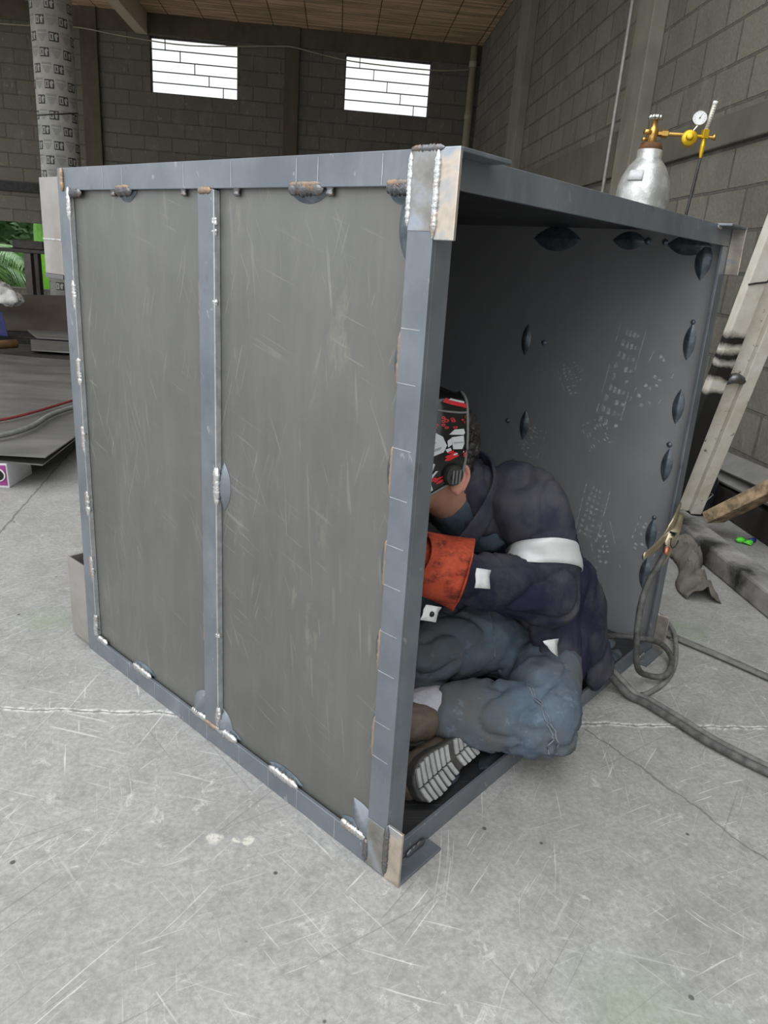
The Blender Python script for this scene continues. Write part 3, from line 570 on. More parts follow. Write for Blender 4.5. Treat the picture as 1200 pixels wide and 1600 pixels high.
# ears
for s_ in (-1, 1):
    bm = NB(); c = hl((.040, s_ * .079, -.030)); rot = RZ @ Matrix.Rotation(radians(12), 3, 'Y')
    be(bm, c, (.019, .009, .033), rot); be(bm, c + RZ @ V((.004, 0, -.026)), (.011, .008, .013))
    sw(bm, [c + RZ @ V((-.012, s_ * .007, -.012)), c + RZ @ V((-.008, s_ * .010, .024)), c + RZ @ V((.010, s_ * .012, .028)), c + RZ @ V((.020, s_ * .011, .006)), c + RZ @ V((.012, s_ * .008, -.022))], .005, (0, 1, 0), 8, 4)
    remesh('ear', bm, 'ear', P, .003, 2)
# curly hair round the back of the head
bm = NB(); rnd = random.Random(3)
be(bm, hl((.020, 0, .030)), (.1035, .0805, .107), RZ)
for i in range(330):
    th = rnd.uniform(-pi * .68, pi * .68); ph = rnd.uniform(-.55, 1.35); d = V((cos(th) * cos(ph), sin(th) * cos(ph), sin(ph)))
    if d.x < -.05 and ph < .3: continue
    p = hl((.020 + d.x * .103, d.y * .082, .024 + d.z * .107)); r = rnd.uniform(.006, .0125); ellip(bm, bp_(p), (r, r * .8, r), seg=8, rings=6)
remesh('hair', bm, 'hair', P, .003, 0, wr(110, .003))
# shirt at the neck
bm = NB(); sw(bm, [(.525, .253, .555), (.555, .247, .535), (.60, .24, .51)], [(.066, .060), (.082, .074), (.12, .085)], sub=3); remesh('shirt', bm, 'shirt', P, .006, 3, wr(30, .002))
# jacket
bm = NB()
sw(bm, [(.84, .225, .085), (.865, .225, .20), (.845, .228, .33), (.765, .235, .44), (.66, .24, .505), (.565, .245, .535)], [(.165, .125), (.165, .12), (.17, .118), (.185, .118), (.185, .108), (.10, .075)], n=24)
sw(bm, [(.625, .17, .575), SH_L, (.625, .07, .49), EL_L], [.085, .082, .078, .076], (1, 0, 0)); sw(bm, [EL_L, (.52, .075, .415), WR_L], [.076, .072, .056], (0, 1, 0))
sw(bm, [(.60, .33, .565), SH_R, (.555, .44, .46), EL_R], [.083, .080, .075, .072], (1, 0, 0)); sw(bm, [EL_R, (.47, .41, .40), WR_R], [.072, .066, .055], (0, 1, 0))
sw(bm, [(.535, .252, .608), (.565, .247, .585), (.60, .243, .555)], [(.080, .070), (.096, .082), (.13, .09)], n=20)
sw(bm, [(.80, .055, .36), (.855, .03, .23), (.890, .010, .13), (.925, -.004, .068)], [(.07, .045), (.075, .04), (.072, .034), (.060, .028)], (1, 0, 0)); sw(bm, [(.72, .10, .32), (.745, .035, .22), (.78, .012, .15), (.79, .008, .12)], [(.11, .05), (.115, .042), (.095, .03), (.08, .02)], (1, 0, 0))
JK = remesh('jacket', bm, 'jacket', P, .0075, 4, wr(7, .007, .013, 8.5, (1, 1, .75), .0012))
bm = NB(); sw(bm, [(.475, .185, .485), (.50, .160, .545), (.545, .158, .605), (.59, .20, .642), (.60, .25, .652), (.59, .30, .642), (.545, .345, .605), (.50, .34, .545), (.475, .315, .485)], [(.028, .006), (.032, .006), (.034, .006), (.034, .006), (.034, .006), (.034, .006), (.034, .006), (.032, .006), (.028, .006)], (-.55, 0, .85), 12, 5)
remesh('collar', bm, 'jacket', JK, .004, 2, wr(25, .002))
def strip(name, o, mat, keep, planes, off, parent):
    """a band of cloth lying on a garment: its own faces cut out of the garment and lifted off it"""
    b = NB(); b.from_mesh(o.data); b.normal_update()
    for co, no in planes:
        bmesh.ops.bisect_plane(b, geom=b.verts[:] + b.edges[:] + b.faces[:], plane_co=co, plane_no=no, clear_outer=True)
    bmesh.ops.delete(b, geom=[f for f in b.faces if not keep(f.calc_center_median())], context='FACES')
    b.normal_update()
    for v in b.verts: v.co += v.normal * off
    ob = obj(name, b, mat, parent, smooth=True, recalc=False)
    md = ob.modifiers.new('thick', 'SOLIDIFY'); md.thickness = .0015; md.offset = -1
    return ob
sl, el = bp_(SH_L), bp_(EL_L); ad = (el - sl).normalized(); q0, q1 = sl + ad * .115 , sl + ad * .168
from mathutils.bvhtree import BVHTree
bv = BVHTree.FromPolygons([v.co for v in JK.data.vertices], [p.vertices[:] for p in JK.data.polygons])
bn_ = (ad - EX * .53 - EY * .15).normalized(); u1 = (EX - bn_ * EX.dot(bn_)).normalized(); u2 = bn_.cross(u1); bm = NB(); rg = []
for j in range(6):
    c = sl + ad * (.108 + .056 * j / 5); row = []
    for i in range(48):
        d = u1 * cos(2 * pi * i / 48) + u2 * sin(2 * pi * i / 48); h = bv.ray_cast(c + d * .125, -d, .125); r = (h[0] - c).length if h[0] else .08
        row.append(min(r, .100) + .0035)
    row = [(row[i - 1] + row[i] * 2 + row[(i + 1) % 48]) / 4 for i in range(48)]
    rg.append([bm.verts.new(c + (u1 * cos(2 * pi * i / 48) + u2 * sin(2 * pi * i / 48)) * row[i]) for i in range(48)])
for p, q in zip(rg, rg[1:]):
    for i in range(48): bm.faces.new((p[i], p[(i + 1) % 48], q[(i + 1) % 48], q[i]))
rb = obj('reflective_band', bm, 'reflect', JK, smooth=True); md = rb.modifiers.new('t', 'SOLIDIFY'); md.thickness = .002; md.offset = 0; rb['label'] = 'silver reflective band round the sleeve'
sr_, er_ = bp_(SH_R), bp_(EL_R); ar = (er_ - sr_).normalized()
strip('reflective_band', JK, 'reflect', lambda c: (c - (sr_ + ar * .11)).length < .115, [(sr_ + ar * .085, -ar), (sr_ + ar * .135, ar)], .003, JK)
# jeans
bm = NB()
sw(bm, [(.84, .10, .115), (.84, .34, .115)], [(.11, .10), (.11, .10)], (1, 0, 0))
sw(bm, [HP_L, (.68, .055, .145), KN_L], [.105, .10, .082], (0, 0, 1)); sw(bm, [KN_L, (.46, .045, .128), (.415, .10, .13), (.392, .125, .133)], [.083, .082, .072, .066], (0, 0, 1))
sw(bm, [HP_R, (.64, .40, .19), KN_R], [.11, .105, .085], (0, 0, 1)); sw(bm, [KN_R, (.45, .33, .13), (.43, .22, .095)], [.08, .07, .06], (0, 0, 1))
sw(bm, [(.76, .18, .16), (.62, .20, .20), (.45, .26, .20)], [.10, .10, .08], (0, 0, 1))
JE = remesh('jeans', bm, 'denim', P, .007, 4, wr(9, .006, .014, 9.5, (1, 1, .9), .0016))
bm = NB(); sw(bm, [(.390, .13, .135), (.36, .157, .135), (.318, .19, .125)], [.052, .050, .046], (0, 0, 1)); remesh('sock', bm, 'sock', P, .005, 2, wr(50, .002))
jb = BVHTree.FromPolygons([v.co for v in JE.data.vertices], [p.vertices[:] for p in JE.data.polygons])
for pts in ([(.52, .01, .22), (.495, -.035, .215), (.47, -.08, .19), (.465, -.115, .14), (.475, -.12, .085)], [(.505, .0, .215), (.48, -.05, .205), (.455, -.09, .175), (.45, -.11, .125), (.455, -.11, .08)], [(.66, .20, .31), (.60, .17, .30), (.57, .13, .26), (.56, .12, .20)]):
    q = [jb.find_nearest(p)[0] for p in catmull([bp_(p) for p in pts], 6)]
    bm = NB(); sweep(bm, q, .0022, 6); obj('seam', bm, 'seamthread', JE, smooth=True)
# boots
def boot(heel, toe, n, shaft, name='boot'):
    heel, toe, n = V(heel), V(toe), V(n).normalized(); ax = (toe - heel); L = ax.length; ax.normalize(); n = (n - ax * n.dot(ax)).normalized(); sd = ax.cross(n); mid = lambda t, d: heel + ax * L * t - n * d
    bm = NB()
    sw(bm, [mid(.03, .045), mid(.25, .052), mid(.5, .05), mid(.72, .04), mid(.93, .032)], [(.036, .046), (.038, .052), (.040, .05), (.047, .038), (.034, .026)], sd, 18, 4)
    sw(bm, [mid(.16, .05), shaft[0], shaft[1]], [.045, .046, .050], sd, 16, 4)
    b = remesh(name, bm, 'boot', P, .005, 3, wr(22, .003, .004, 14))
    out = []                                            # sole outline
    for t, hw in ((0, .018), (.02, .029), (.10, .036), (.22, .036), (.36, .033), (.5, .038), (.64, .046), (.78, .048), (.9, .040), (.97, .027), (1, .012)): out.append((t, hw))
    poly = [(t * L, hw) for t, hw in out] + [(t * L, -hw) for t, hw in out[::-1]]
    def xf(u, v, h): return bp_(heel + ax * u + sd * v + n * h)
    bm = NB(); prism(bm, poly, -.014, .012, xf); so = obj('sole', bm, 'soleside', b, bevel=.004)
    bm = NB()
    for i in range(13):                                 # tread lugs across the sole
        t = .04 + .92 * i / 13
        if .33 < t < .44: continue
        hw = next((a[1] + (c[1] - a[1]) * (t - a[0]) / (c[0] - a[0]) for a, c in zip(out, out[1:]) if a[0] <= t <= c[0]), .03) * .90
        for s_ in (-1, 1):
            u0 = t * L; du = .92 * L / 13 * .66; w = .006 * s_
            prism(bm, [(u0 + .006, .002 * s_), (u0 + .006 + du, .002 * s_), (u0 + du + .002, hw * .5 * s_), (u0 + du - .004, hw * s_), (u0 - .004, hw * s_), (u0 + .002, hw * .5 * s_)], .010, .0175, xf)
    obj('tread', bm, 'sole', so, bevel=.0012)
    return b
boot((.425, .068, .085), (.205, .068, .058), (-.30, -.85, .43), ((.435, .14, .085), (.43, .19, .09)))
boot((.345, .15, .085), (.16, .30, .075), (.25, .35, -.9), ((.300, .205, .118), (.312, .197, .122)))
# gloves
def glove(hd, wr_, r0, r1, cut=None):
    w, d, up, side = hd; bm = NB(); hand(bm, *hd, g=1.28); sw(bm, [w - d.normalized() * .03, w + d.normalized() * .03], [.042, .040], side)
    g = remesh('glove', bm, 'glove', P, .005, 3, wr(40, .002))
    bm = NB(); w0 = V(w); w1 = V(wr_); pts = [w0 + (w1 - w0) * t for t in (-.12, .2, .55, .85, 1.0)]
    n = 28; ax = (pts[-1] - pts[0]).normalized(); s1 = V((0, 1, 0)); s1 = (s1 - ax * s1.dot(ax)).normalized(); s2 = ax.cross(s1)
    rings = []
    for k, p in enumerate(pts):
        r = r0 + (r1 - r0) * k / 4
        row = []
        for i in range(n):
            of = (s1 * cos(2 * pi * i / n) + s2 * sin(2 * pi * i / n)) * r * (1 + .05 * sin(3 * 2 * pi * i / n + k))
            if cut: ce = V(cut).normalized(); of -= ax * (of.dot(ce) / ax.dot(ce)) * (k / 4) ** 2
            row.append(bm.verts.new(bp_(p + of)))
        rings.append(row)
    for a, b in zip(rings, rings[1:]):
        for i in range(n): bm.faces.new((a[i], a[(i + 1) % n], b[(i + 1) % n], b[i]))
    c = obj('cuff', bm, 'glove', g, smooth=True); md = c.modifiers.new('thick', 'SOLIDIFY'); md.thickness = .004; md.offset = 0
    return g
GL = glove(HL, (.410, .132, .450), .058, .080, (.5, -.8, -.2)); GR = glove(HR, (.395, .335, .433), .055, .068)
# tags: sleeve label, black-snap tag, pocket patch
def patch(name, cs, mat, parent, th=.002, sub=3):
    c = [bp_(p) for p in cs]; bm = NB(); nn = (c[1] - c[0]).cross(c[3] - c[0]).normalized(); g = []
    for i in range(sub + 1):
        g.append([bm.verts.new((c[0] * (1 - i / sub) + c[3] * i / sub) * (1 - j / sub) + (c[1] * (1 - i / sub) + c[2] * i / sub) * j / sub + nn * .002 * sin(i * 2.1 + j * 1.7)) for j in range(sub + 1)])
    for i in range(sub):
        for j in range(sub): bm.faces.new((g[i][j], g[i][j + 1], g[i + 1][j + 1], g[i + 1][j]))
    o = obj(name, bm, mat, parent, smooth=True); md = o.modifiers.new('t', 'SOLIDIFY'); md.thickness = th; md.offset = 0; return o

# helmet: curved shell with a printed left side, pivot knobs and headband
ZH = HC.z
def shell(th, v, off=0.0):
    """th: angle from the front (negative = wearer's left, toward the opening); v 0 bottom .. 1 brow .. 1.3 crown"""
    a = abs(th); k = min(a / (pi / 2), 1.0)
    zb = -.118 + .093 * k ** 1.5; zt = .130 - .020 * k
    if v <= 1: z = zb + (zt - zb) * v; A_ = .135 + .022 * sin(pi * v) - .012 * v; w = .100 + .010 * sin(pi * min(v, 1)); dz = 0
    else: q = (v - 1) / .3; z = zt + .040 * sin(q * pi / 2); A_ = .123 - .085 * q ** 1.6; w = .100 - .034 * q ** 1.8
    if a <= pi / 2: f = A_ * cos(a) ** .85; s_ = w * sin(a)
    else: f = -(a - pi / 2) * .055; s_ = w - (a - pi / 2) * .012
    n = V((-cos(min(a, pi / 2)), (-1 if th < 0 else 1) * sin(min(a, pi / 2)), .25 if v > .8 else 0)).normalized()
    return bp_(hl((.022 - f, (-1 if th < 0 else 1) * s_, z)) + RZ @ n * off)
bm = NB(); nt, nv = 48, 22; TH = radians(104); rows = []
for j in range(nv + 1):
    v = 1.3 * j / nv; rows.append([bm.verts.new(shell(-TH + 2 * TH * i / nt, v)) for i in range(nt + 1)])
for a, b in zip(rows, rows[1:]):
    for i in range(nt): bm.faces.new((a[i], a[i + 1], b[i + 1], b[i]))
HM = obj('welding_helmet', bm, 'shell', P, smooth=True); md = HM.modifiers.new('thick', 'SOLIDIFY'); md.thickness = .004; md.offset = -1
for s_ in (-1, 1):
    bm = NB(); sweep(bm, [shell(s_ * TH, v * 1.3 / 24, .001) for v in range(25)], .003, 8); obj('shell_edge', bm, 'trim', HM, smooth=True)
bm = NB(); sweep(bm, [shell(-TH + 2 * TH * i / 40, 0, .0) for i in range(41)], .003, 8); obj('shell_edge', bm, 'trim', HM, smooth=True)
bm = NB(); sweep(bm, [shell(-TH + 2 * TH * i / 40, 1.02, .0) for i in range(41)], .0022, 8); obj('brow_ridge', bm, 'trim', HM, smooth=True)
def decal(name, polys, mat, off=.0012):
    bm = NB()
    for poly in polys:
        d = []
        for (a, b) in zip(poly, poly[1:] + poly[:1]):
            for q in range(3): d.append((a[0] + (b[0] - a[0]) * q / 3, a[1] + (b[1] - a[1]) * q / 3))
        cu = sum(p[0] for p in d) / len(d); cv = sum(p[1] for p in d) / len(d)
        c = bm.verts.new(shell(-radians(cu), cv, off)); r1 = [bm.verts.new(shell(-radians((p[0] + cu) / 2), (p[1] + cv) / 2, off)) for p in d]; r2 = [bm.verts.new(shell(-radians(p[0]), p[1], off)) for p in d]; n = len(d)
        for i in range(n):
            bm.faces.new((c, r1[i], r1[(i + 1) % n])); bm.faces.new((r1[i], r2[i], r2[(i + 1) % n], r1[(i + 1) % n]))
    return obj(name, bm, mat, HM, smooth=True, recalc=False)
def circ(u, v, ru, rv, n=12, ph=0): return [(u + ru * cos(2 * pi * i / n + ph), v + rv * sin(2 * pi * i / n + ph)) for i in range(n)]
decal('white_print', [[(46, .62), (48, .74), (56, .80), (66, .79), (75, .72), (79, .60), (77, .52), (64, .48), (48, .49)], [(50, .28), (52, .43), (66, .45), (71, .39), (69, .28), (58, .25)], [(50, .08), (52, .21), (58, .20), (60, .06)], [(62, .02), (63, .12), (69, .15), (71, .05)]], 'pwhite')
decal('white_print', [[(80, .74), (84, .80), (92, .80), (96, .74), (92, .71)], [(82, .70), (92, .70), (95, .58), (90, .50), (84, .53)], [(79, .66), (82, .69), (83, .60), (80, .57)], [(78, .55), (80, .50), (83, .52), (82, .56)]], 'pwhite')
decal('grey_print', [[(50, .565), (64, .56), (75, .595), (74, .565), (63, .53), (50, .535)], [(58, .66), (60, .70), (63, .68), (61, .64)], [(84, .63), (93, .60), (93, .585), (84, .61)], [(62, .66), (68, .62), (70, .66), (66, .69)], [(54, .38), (66, .385), (66, .37), (54, .365)]], 'pgrey', .0018)
rnd = random.Random(11); red = []
for i in range(22): u = rnd.uniform(54, 98); v = rnd.uniform(.82, .97); red.append(circ(u, v, 2.0, .017))
for i in range(14): red.append(circ(rnd.uniform(80, 104), rnd.uniform(.36, .50), rnd.uniform(2, 4), rnd.uniform(.015, .03), 8, i))
for i in range(9): red.append(circ(rnd.uniform(70, 88), rnd.uniform(.06, .20), rnd.uniform(2, 4), rnd.uniform(.015, .03), 8, i))
decal('red_print', red, 'pred', .0014)
decal('red_print', [[(70, 1.10), (100, 1.06), (101, 1.10), (72, 1.15)]], 'pred', .0016); decal('white_print', [[(76, 1.135), (96, 1.11), (96, 1.13), (78, 1.155)]], 'pwhite', .002)
rk = [circ(p[0][0] - 2.0, p[0][1], .9, .0075, 8) for p in red[:22]]; decal('black_print', rk, 'ink', .002)
decal('white_print', [circ(86, .45, 1.6, .014), circ(94, .455, 1.6, .014), [(64, .20), (72, .30), (74, .29), (67, .18)]], 'pwhite', .0022)
for s_ in (-1, 1):
    bm = NB(); c = hl((.006, s_ * .1075, -.012)); M_ = frame(EX * (RZ @ V((0, s_, 0))).x + EY * (RZ @ V((0, s_, 0))).y, ES); lathe(bm, [(.004, -.012), (.021, -.012), (.0225, .004), (.020, .011), (.012, .012), (.011, .015), (.002, .015)], 28, lambda p: bp_(c) + M_ @ V(p))
    kb = obj('pivot_knob', bm, 'knob', HM, bevel=.0008)
    bm = NB()
    for q in (-1, 0, 1): box(bm, (-.014, q * .008 - .0018, .011), (.014, q * .008 + .0018, .0165), lambda p: bp_(c) + M_ @ V(p))
    obj('grip_rib', bm, 'trim', kb)
bm = NB(); sweep(bm, [bp_(hl((.01 + .103 * cos(t), .088 * sin(t), .055))) for t in [(-.85 + 1.7 * i / 24) * pi / 1.0 * .62 for i in range(25)]], [(.012, .002)] * 25, 8, ES); obj('headband', bm, 'shell', HM, smooth=True)

# snap tags and patches, placed on the cloth
patch('glove_label', [(.345, .060, .512), (.383, .052, .500), (.375, .044, .464), (.336, .054, .474)], 'white', GL)['label'] = 'white paper label at the cuff of the red glove'
tg = patch('snap_tag', [(.195, .066, .478), (.235, .061, .462), (.215, .057, .439), (.175, .063, .455)], 'white', GL); tg['label'] = 'white tag with a black snap'
bm = NB(); ellip(bm, bp_((.206, .0595, .4575)), (.0055,) * 3, seg=12, rings=8); obj('snap', bm, 'ink', tg, smooth=True)
patch('pocket_patch', [(.545, -.006, .305), (.605, -.012, .293), (.602, -.018, .250), (.570, -.012, .278)], 'white', JK)['label'] = 'white reflective patch on the jacket front'

# ------------------------------------------------------------------ ground clamp and cables
CLP = [V(p) for p in ((.87, .883, .457), (.82, .823, .452), (.787, .776, .413), (.678, .653, .413), (.786, .759, .344))]
GC = thing('ground_clamp', (.787, .776, .344), 'brass coloured welding ground clamp gripping the right front post of the steel box', 'clamp')
out_ = -EY * .012
def plate(bm, pts, w, th, nrm):
    nrm = V(nrm).normalized()
    for p, q in zip(pts, pts[1:]):
        p, q = V(p), V(q); d = (q - p).normalized(); s_ = d.cross(nrm)
        quadbox(bm, [p - s_ * w - nrm * th, q - s_ * w * .8 - nrm * th, q + s_ * w * .8 - nrm * th, p + s_ * w - nrm * th, p - s_ * w + nrm * th, q - s_ * w * .8 + nrm * th, q + s_ * w * .8 + nrm * th, p + s_ * w + nrm * th])
piv = V((.800, .775, .425))
bm = NB(); sweep(bm, [b2w((1.235, -.010, .475)), piv + V((.022, .022, .03)), piv, piv + V((-.05, -.055, -.02)), piv + V((-.115, -.125, -.024))], [(.009, .004), (.016, .006), (.018, .006), (.014, .005), (.010, .004)], 10, (0, 0, 1), 4); obj('clamp_jaw', bm, 'clamp', GC, smooth=True)
bm = NB(); sweep(bm, [b2w((1.25, -.012, .445)), piv + V((.028, .012, .008)), piv + V((.004, -.012, -.012)), piv + V((.002, -.016, -.05)), piv + V((-.012, -.022, -.088))], [(.009, .004), (.014, .005), (.015, .005), (.012, .005), (.009, .004)], 10, (1, 0, 0), 4); obj('clamp_jaw', bm, 'clamp', GC, smooth=True)
bm = NB(); M_ = frame(-EY); lathe(bm, [(.002, -.012), (.007, -.012), (.007, .012), (.002, .013)], 16, lambda p: piv + out_ + M_ @ V(p)); obj('pivot_pin', bm, 'chrome', GC)
bm = NB(); sweep(bm, [piv + V((-.004, -.018, -.02)) + (EX * .012 * cos(t) + ES * .012 * sin(t)) - EY * (.003 * t - .015) for t in [i * .6 for i in range(24)]], .0018, 6); obj('spring', bm, 'dark', GC, smooth=True)
bm = NB(); sweep(bm, [piv + V((-.002, -.02, -.035)), piv + V((-.006, -.022, -.06))], .008, 10); obj('cable_lug', bm, 'copper', GC, smooth=True)
c1 = [piv + V((-.006, -.022, -.055)), (.775, .742, .335), (.735, .695, .31), (.704, .648, .256), (.703, .630, .169), (.735, .655, .07), (.789, .690, .026), (.830, .690, .025), (.867, .726, .025), (.905, .800, .025), (.893, .850, .040), (.824, .831, .066), (.748, .850, .062), (.69, .90, .03), (.62, .96, .022)]
bm = NB(); sweep(bm, c1, .0085, 12, (0, 0, 1), 6); tag(obj('welding_cable', bm, 'cable', None, smooth=True), 'black welding cable hanging from the brass ground clamp and looping into the steel box', 'cable')
c2 = [(1.17, .735, .010), (1.11, .81, .010), (1.05, .89, .010), (1.00, .98, .012), (1.02, 1.07, .012), (1.0, 1.05, .03), (.972, .92, .03), (.91, .775, .034), (.836, .68, .010), (.749, .628, .010), (.690, .605, .010), (.66, .618, .010)]
c2 = [(1.33, -.6, .009), (1.36, .15, .009), (1.32, .48, .009), (1.25, .62, .009), (1.17, .73, .009), (1.11, .81, .009), (1.05, .885, .009), (1.0, .945, .009), (.96, 1.0, .009), (.93, 1.06, .009)]
bm = NB(); sweep(bm, c2, [(.016, .007)] * len(c2), 12, (1, .9, 0), 5); tag(obj('welding_cable', bm, 'cable_l', None, smooth=True), 'flat dusty cable leaving the far right corner of the steel box across the floor', 'cable')
c3 = [(1.00, 1.13, .010), (1.008, 1.06, .012), (.975, .93, .026), (.915, .79, .0085), (.84, .69, .0075), (.77, .632, .0075), (.745, .622, .0075)]
bm = NB(); sweep(bm, c3, .007, 10, (0, 0, 1), 6); tag(obj('welding_cable', bm, 'cable_l', None, smooth=True), 'thin grey cable curled on the floor around the box corner below the clamp', 'cable')
c4 = [(.50, .74, .024), (.57, .70, .028), (.635, .655, .060), (.675, .635, .034), (.705, .605, .012), (.735, .575, .012), (.785, .49, .012), (.83, .41, .012), (.88, .345, .012), (.93, .29, .012), (1.05, .17, .012), (1.16, -.1, .012), (1.18, -.6, .012), (1.10, -1.3, .012)]
for off, lab, r in (((.0), 'dark cable from under the jacket hem across the floor, left of the pair', .0105), ((.022), 'greyer cable from under the jacket hem across the floor, right of the pair', .0095)):
    bm = NB(); sweep(bm, [V(p) + V((off * .8, off * .55, 0)) for p in c4], r, 12, (0, 0, 1), 5); tag(obj('welding_cable', bm, 'cable' if off == 0 else 'cable_l', None, smooth=True), lab, 'cable')

# ------------------------------------------------------------------ gas cylinder with regulator
GX, GY = 1.225, 2.47
G = thing('gas_cylinder', (GX, GY, 0), 'silver gas cylinder with brass regulator and gauge standing behind the steel box', 'gas cylinder')
def at(c, M_=None): return lambda p: V(c) + (M_ @ V(p) if M_ else V(p))
bm = NB(); lathe(bm, [(.05, 0), (.110, .0), (.1175, .012), (.1175, 1.44), (.115, 1.475), (.104, 1.515), (.082, 1.558), (.062, 1.583), (.055, 1.592), (.054, 1.625), (.046, 1.632), (.01, 1.633)], 48, at((GX, GY, 0))); obj('body', bm, 'alu', G, smooth=True)
bm = NB(); lathe(bm, [(.02, 1.626), (.048, 1.627), (.050, 1.636), (.044, 1.655), (.02, 1.660)], 32, at((GX, GY, 0))); obj('neck_ring', bm, 'rust', G, smooth=True)
vz = 1.66
bm = NB(); lathe(bm, [(.010, vz - .01), (.020, vz), (.017, vz + .02), (.020, vz + .03), (.020, vz + .055), (.012, vz + .062), (.012, vz + .085), (.004, vz + .088)], 20, at((GX, GY, 0))); sweep(bm, [(GX, GY, vz + .04), (GX - .045, GY - .02, vz + .035)], .011, 12); sweep(bm, [(GX - .03, GY - .012, vz + .01), (GX - .05, GY - .02, vz + .004)], .008, 10)
VL = obj('valve', bm, 'brass', G, smooth=True)
bm = NB()
for k in range(8): ellip(bm, (GX + .022 * cos(k * pi / 4), GY + .022 * sin(k * pi / 4), vz + .098), (.010, .010, .011), seg=10, rings=8)
lathe(bm, [(.003, vz + .088), (.024, vz + .090), (.024, vz + .106), (.003, vz + .108)], 24, at((GX, GY, 0))); obj('handwheel', bm, 'chrome', VL, smooth=True)
RD = V((.97, -.16, .0)).normalized(); rz = vz + .036; R0 = V((GX, GY, rz))
bm = NB(); M_ = frame(RD, (0, 0, 1)); lathe(bm, [(.004, .02), (.012, .02), (.012, .035), (.018, .036), (.018, .062), (.010, .064), (.008, .070), (.008, .145), (.004, .146)], 6, at(R0, M_)); lathe(bm, [(.003, .06), (.0085, .061), (.0085, .145), (.003, .146)], 16, at(R0, M_)); RG = obj('regulator', bm, 'brass', G)
rc = R0 + RD * .158; fwd = V((-.33, -.93, .12)).normalized()
bm = NB(); M_ = frame(fwd, (0, 0, 1)); lathe(bm, [(.004, -.045), (.027, -.043), (.031, -.02), (.033, .0), (.033, .012), (.026, .018), (.016, .020), (.014, .038), (.010, .040), (.003, .040)], 28, at(rc - V((0, 0, .012)), M_)); obj('regulator_bonnet', bm, 'gold', RG, smooth=True, bevel=.001)
gc = rc + V((.026, -.012, .068))
bm = NB(); M_ = frame(fwd, (0, 0, 1)); lathe(bm, [(.004, -.018), (.029, -.017), (.0305, -.010), (.0305, .004), (.0285, .006), (.0275, .004), (.003, .0035)], 32, at(gc, M_)); sweep(bm, [gc - V((0, 0, .025)), rc], .006, 10); GA = obj('gauge', bm, 'chrome', RG, smooth=True, bevel=.0006)
bm = NB(); lathe(bm, [(.002, .0036), (.0268, .0038), (.0268, .0046), (.002, .0048)], 32, at(gc, M_)); FA = obj('gauge_face', bm, 'gaugef', GA)
bm = NB()
box(bm, (-.0008, -.016, .0049), (.0008, .006, .0054), at(gc, M_ @ Matrix.Rotation(1.1, 3, 'Z'))); lathe(bm, [(.001, .0048), (.003, .0048), (.003, .0056), (.001, .0058)], 12, at(gc, M_))
for k in range(11): box(bm, (.019, -.0006, .0049), (.0235, .0006, .0053), at(gc, M_ @ Matrix.Rotation(radians(-135 + 27 * k), 3, 'Z')))
obj('gauge_needle', bm, 'ink', FA)
fc = R0 + RD * .222 + V((0, 0, .01))
bm = NB(); sweep(bm, [rc, fc - V((0, 0, .012))], .007, 10); box(bm, tuple(fc + V((-.013, -.013, -.020))), tuple(fc + V((.013, .013, .016)))); lathe(bm, [(.004, -.10), (.006, -.095), (.010, -.07), (.011, -.05), (.008, -.03), (.008, -.015)], 14, at(fc)); FM = obj('flow_valve', bm, 'gold', RG, bevel=.0015)
bm = NB(); M_ = frame(RD, (0, 0, 1)); lathe(bm, [(.004, .01), (.006, .012), (.006, .034), (.013, .036), (.013, .046), (.004, .048)], 16, at(fc - V((0, 0, .012)), M_)); obj('flow_knob', bm, 'brass', FM, smooth=True)
bm = NB(); td = V((.16, .0, 1)).normalized(); sweep(bm, [fc + td * .012, fc + td * .115], .0095, 14); FT = obj('flow_tube', bm, 'clear', FM, smooth=True)
bm = NB(); sweep(bm, [fc + td * .115, fc + td * .130], .0105, 14); obj('tube_cap', bm, 'white', FT, smooth=True)
bm = NB()
for k in range(9): sweep(bm, [fc + td * (.025 + k * .010) + V((-.004, -.0093, 0)), fc + td * (.025 + k * .010) + V((.004, -.0093, 0))], .0008, 6)
obj('scale_mark', bm, 'ink', FT)
bm = NB()
lb = []
for i in range(7):
    th = radians(207 + i * 6); row = []
    for (r, z) in ((.1160, 1.505 - .012), (.1005, 1.535)): row.append(bm.verts.new((GX + (r + .0015 - .004 * (z < 1.5) * 0) * cos(th), GY + (r + .0015) * sin(th), z)))
    lb.append(row)
for a, b in zip(lb, lb[1:]): bm.faces.new((a[0], b[0], b[1], a[1]))
o = obj('paper_label', bm, 'label', G, smooth=True); md = o.modifiers.new('t', 'SOLIDIFY'); md.thickness = .002; md.offset = 0
h0 = fc - V((0, 0, .098))
bm = NB(); sweep(bm, [h0, h0 + V((-.012, -.01, -.12)), h0 + V((-.03, -.02, -.35)), h0 + V((-.03, 0, -.8)), h0 + V((.0, .05, -1.3)), (h0.x + .0, h0.y + .10, .02), (h0.x - .03, h0.y + .25, .012), (h0.x - .02, h0.y + .5, .012)], .0065, 10, (1, 0, 0), 5)
tag(obj('gas_hose', bm, 'hose', None, smooth=True), 'thin black hose hanging from the brass regulator behind the steel box', 'hose')

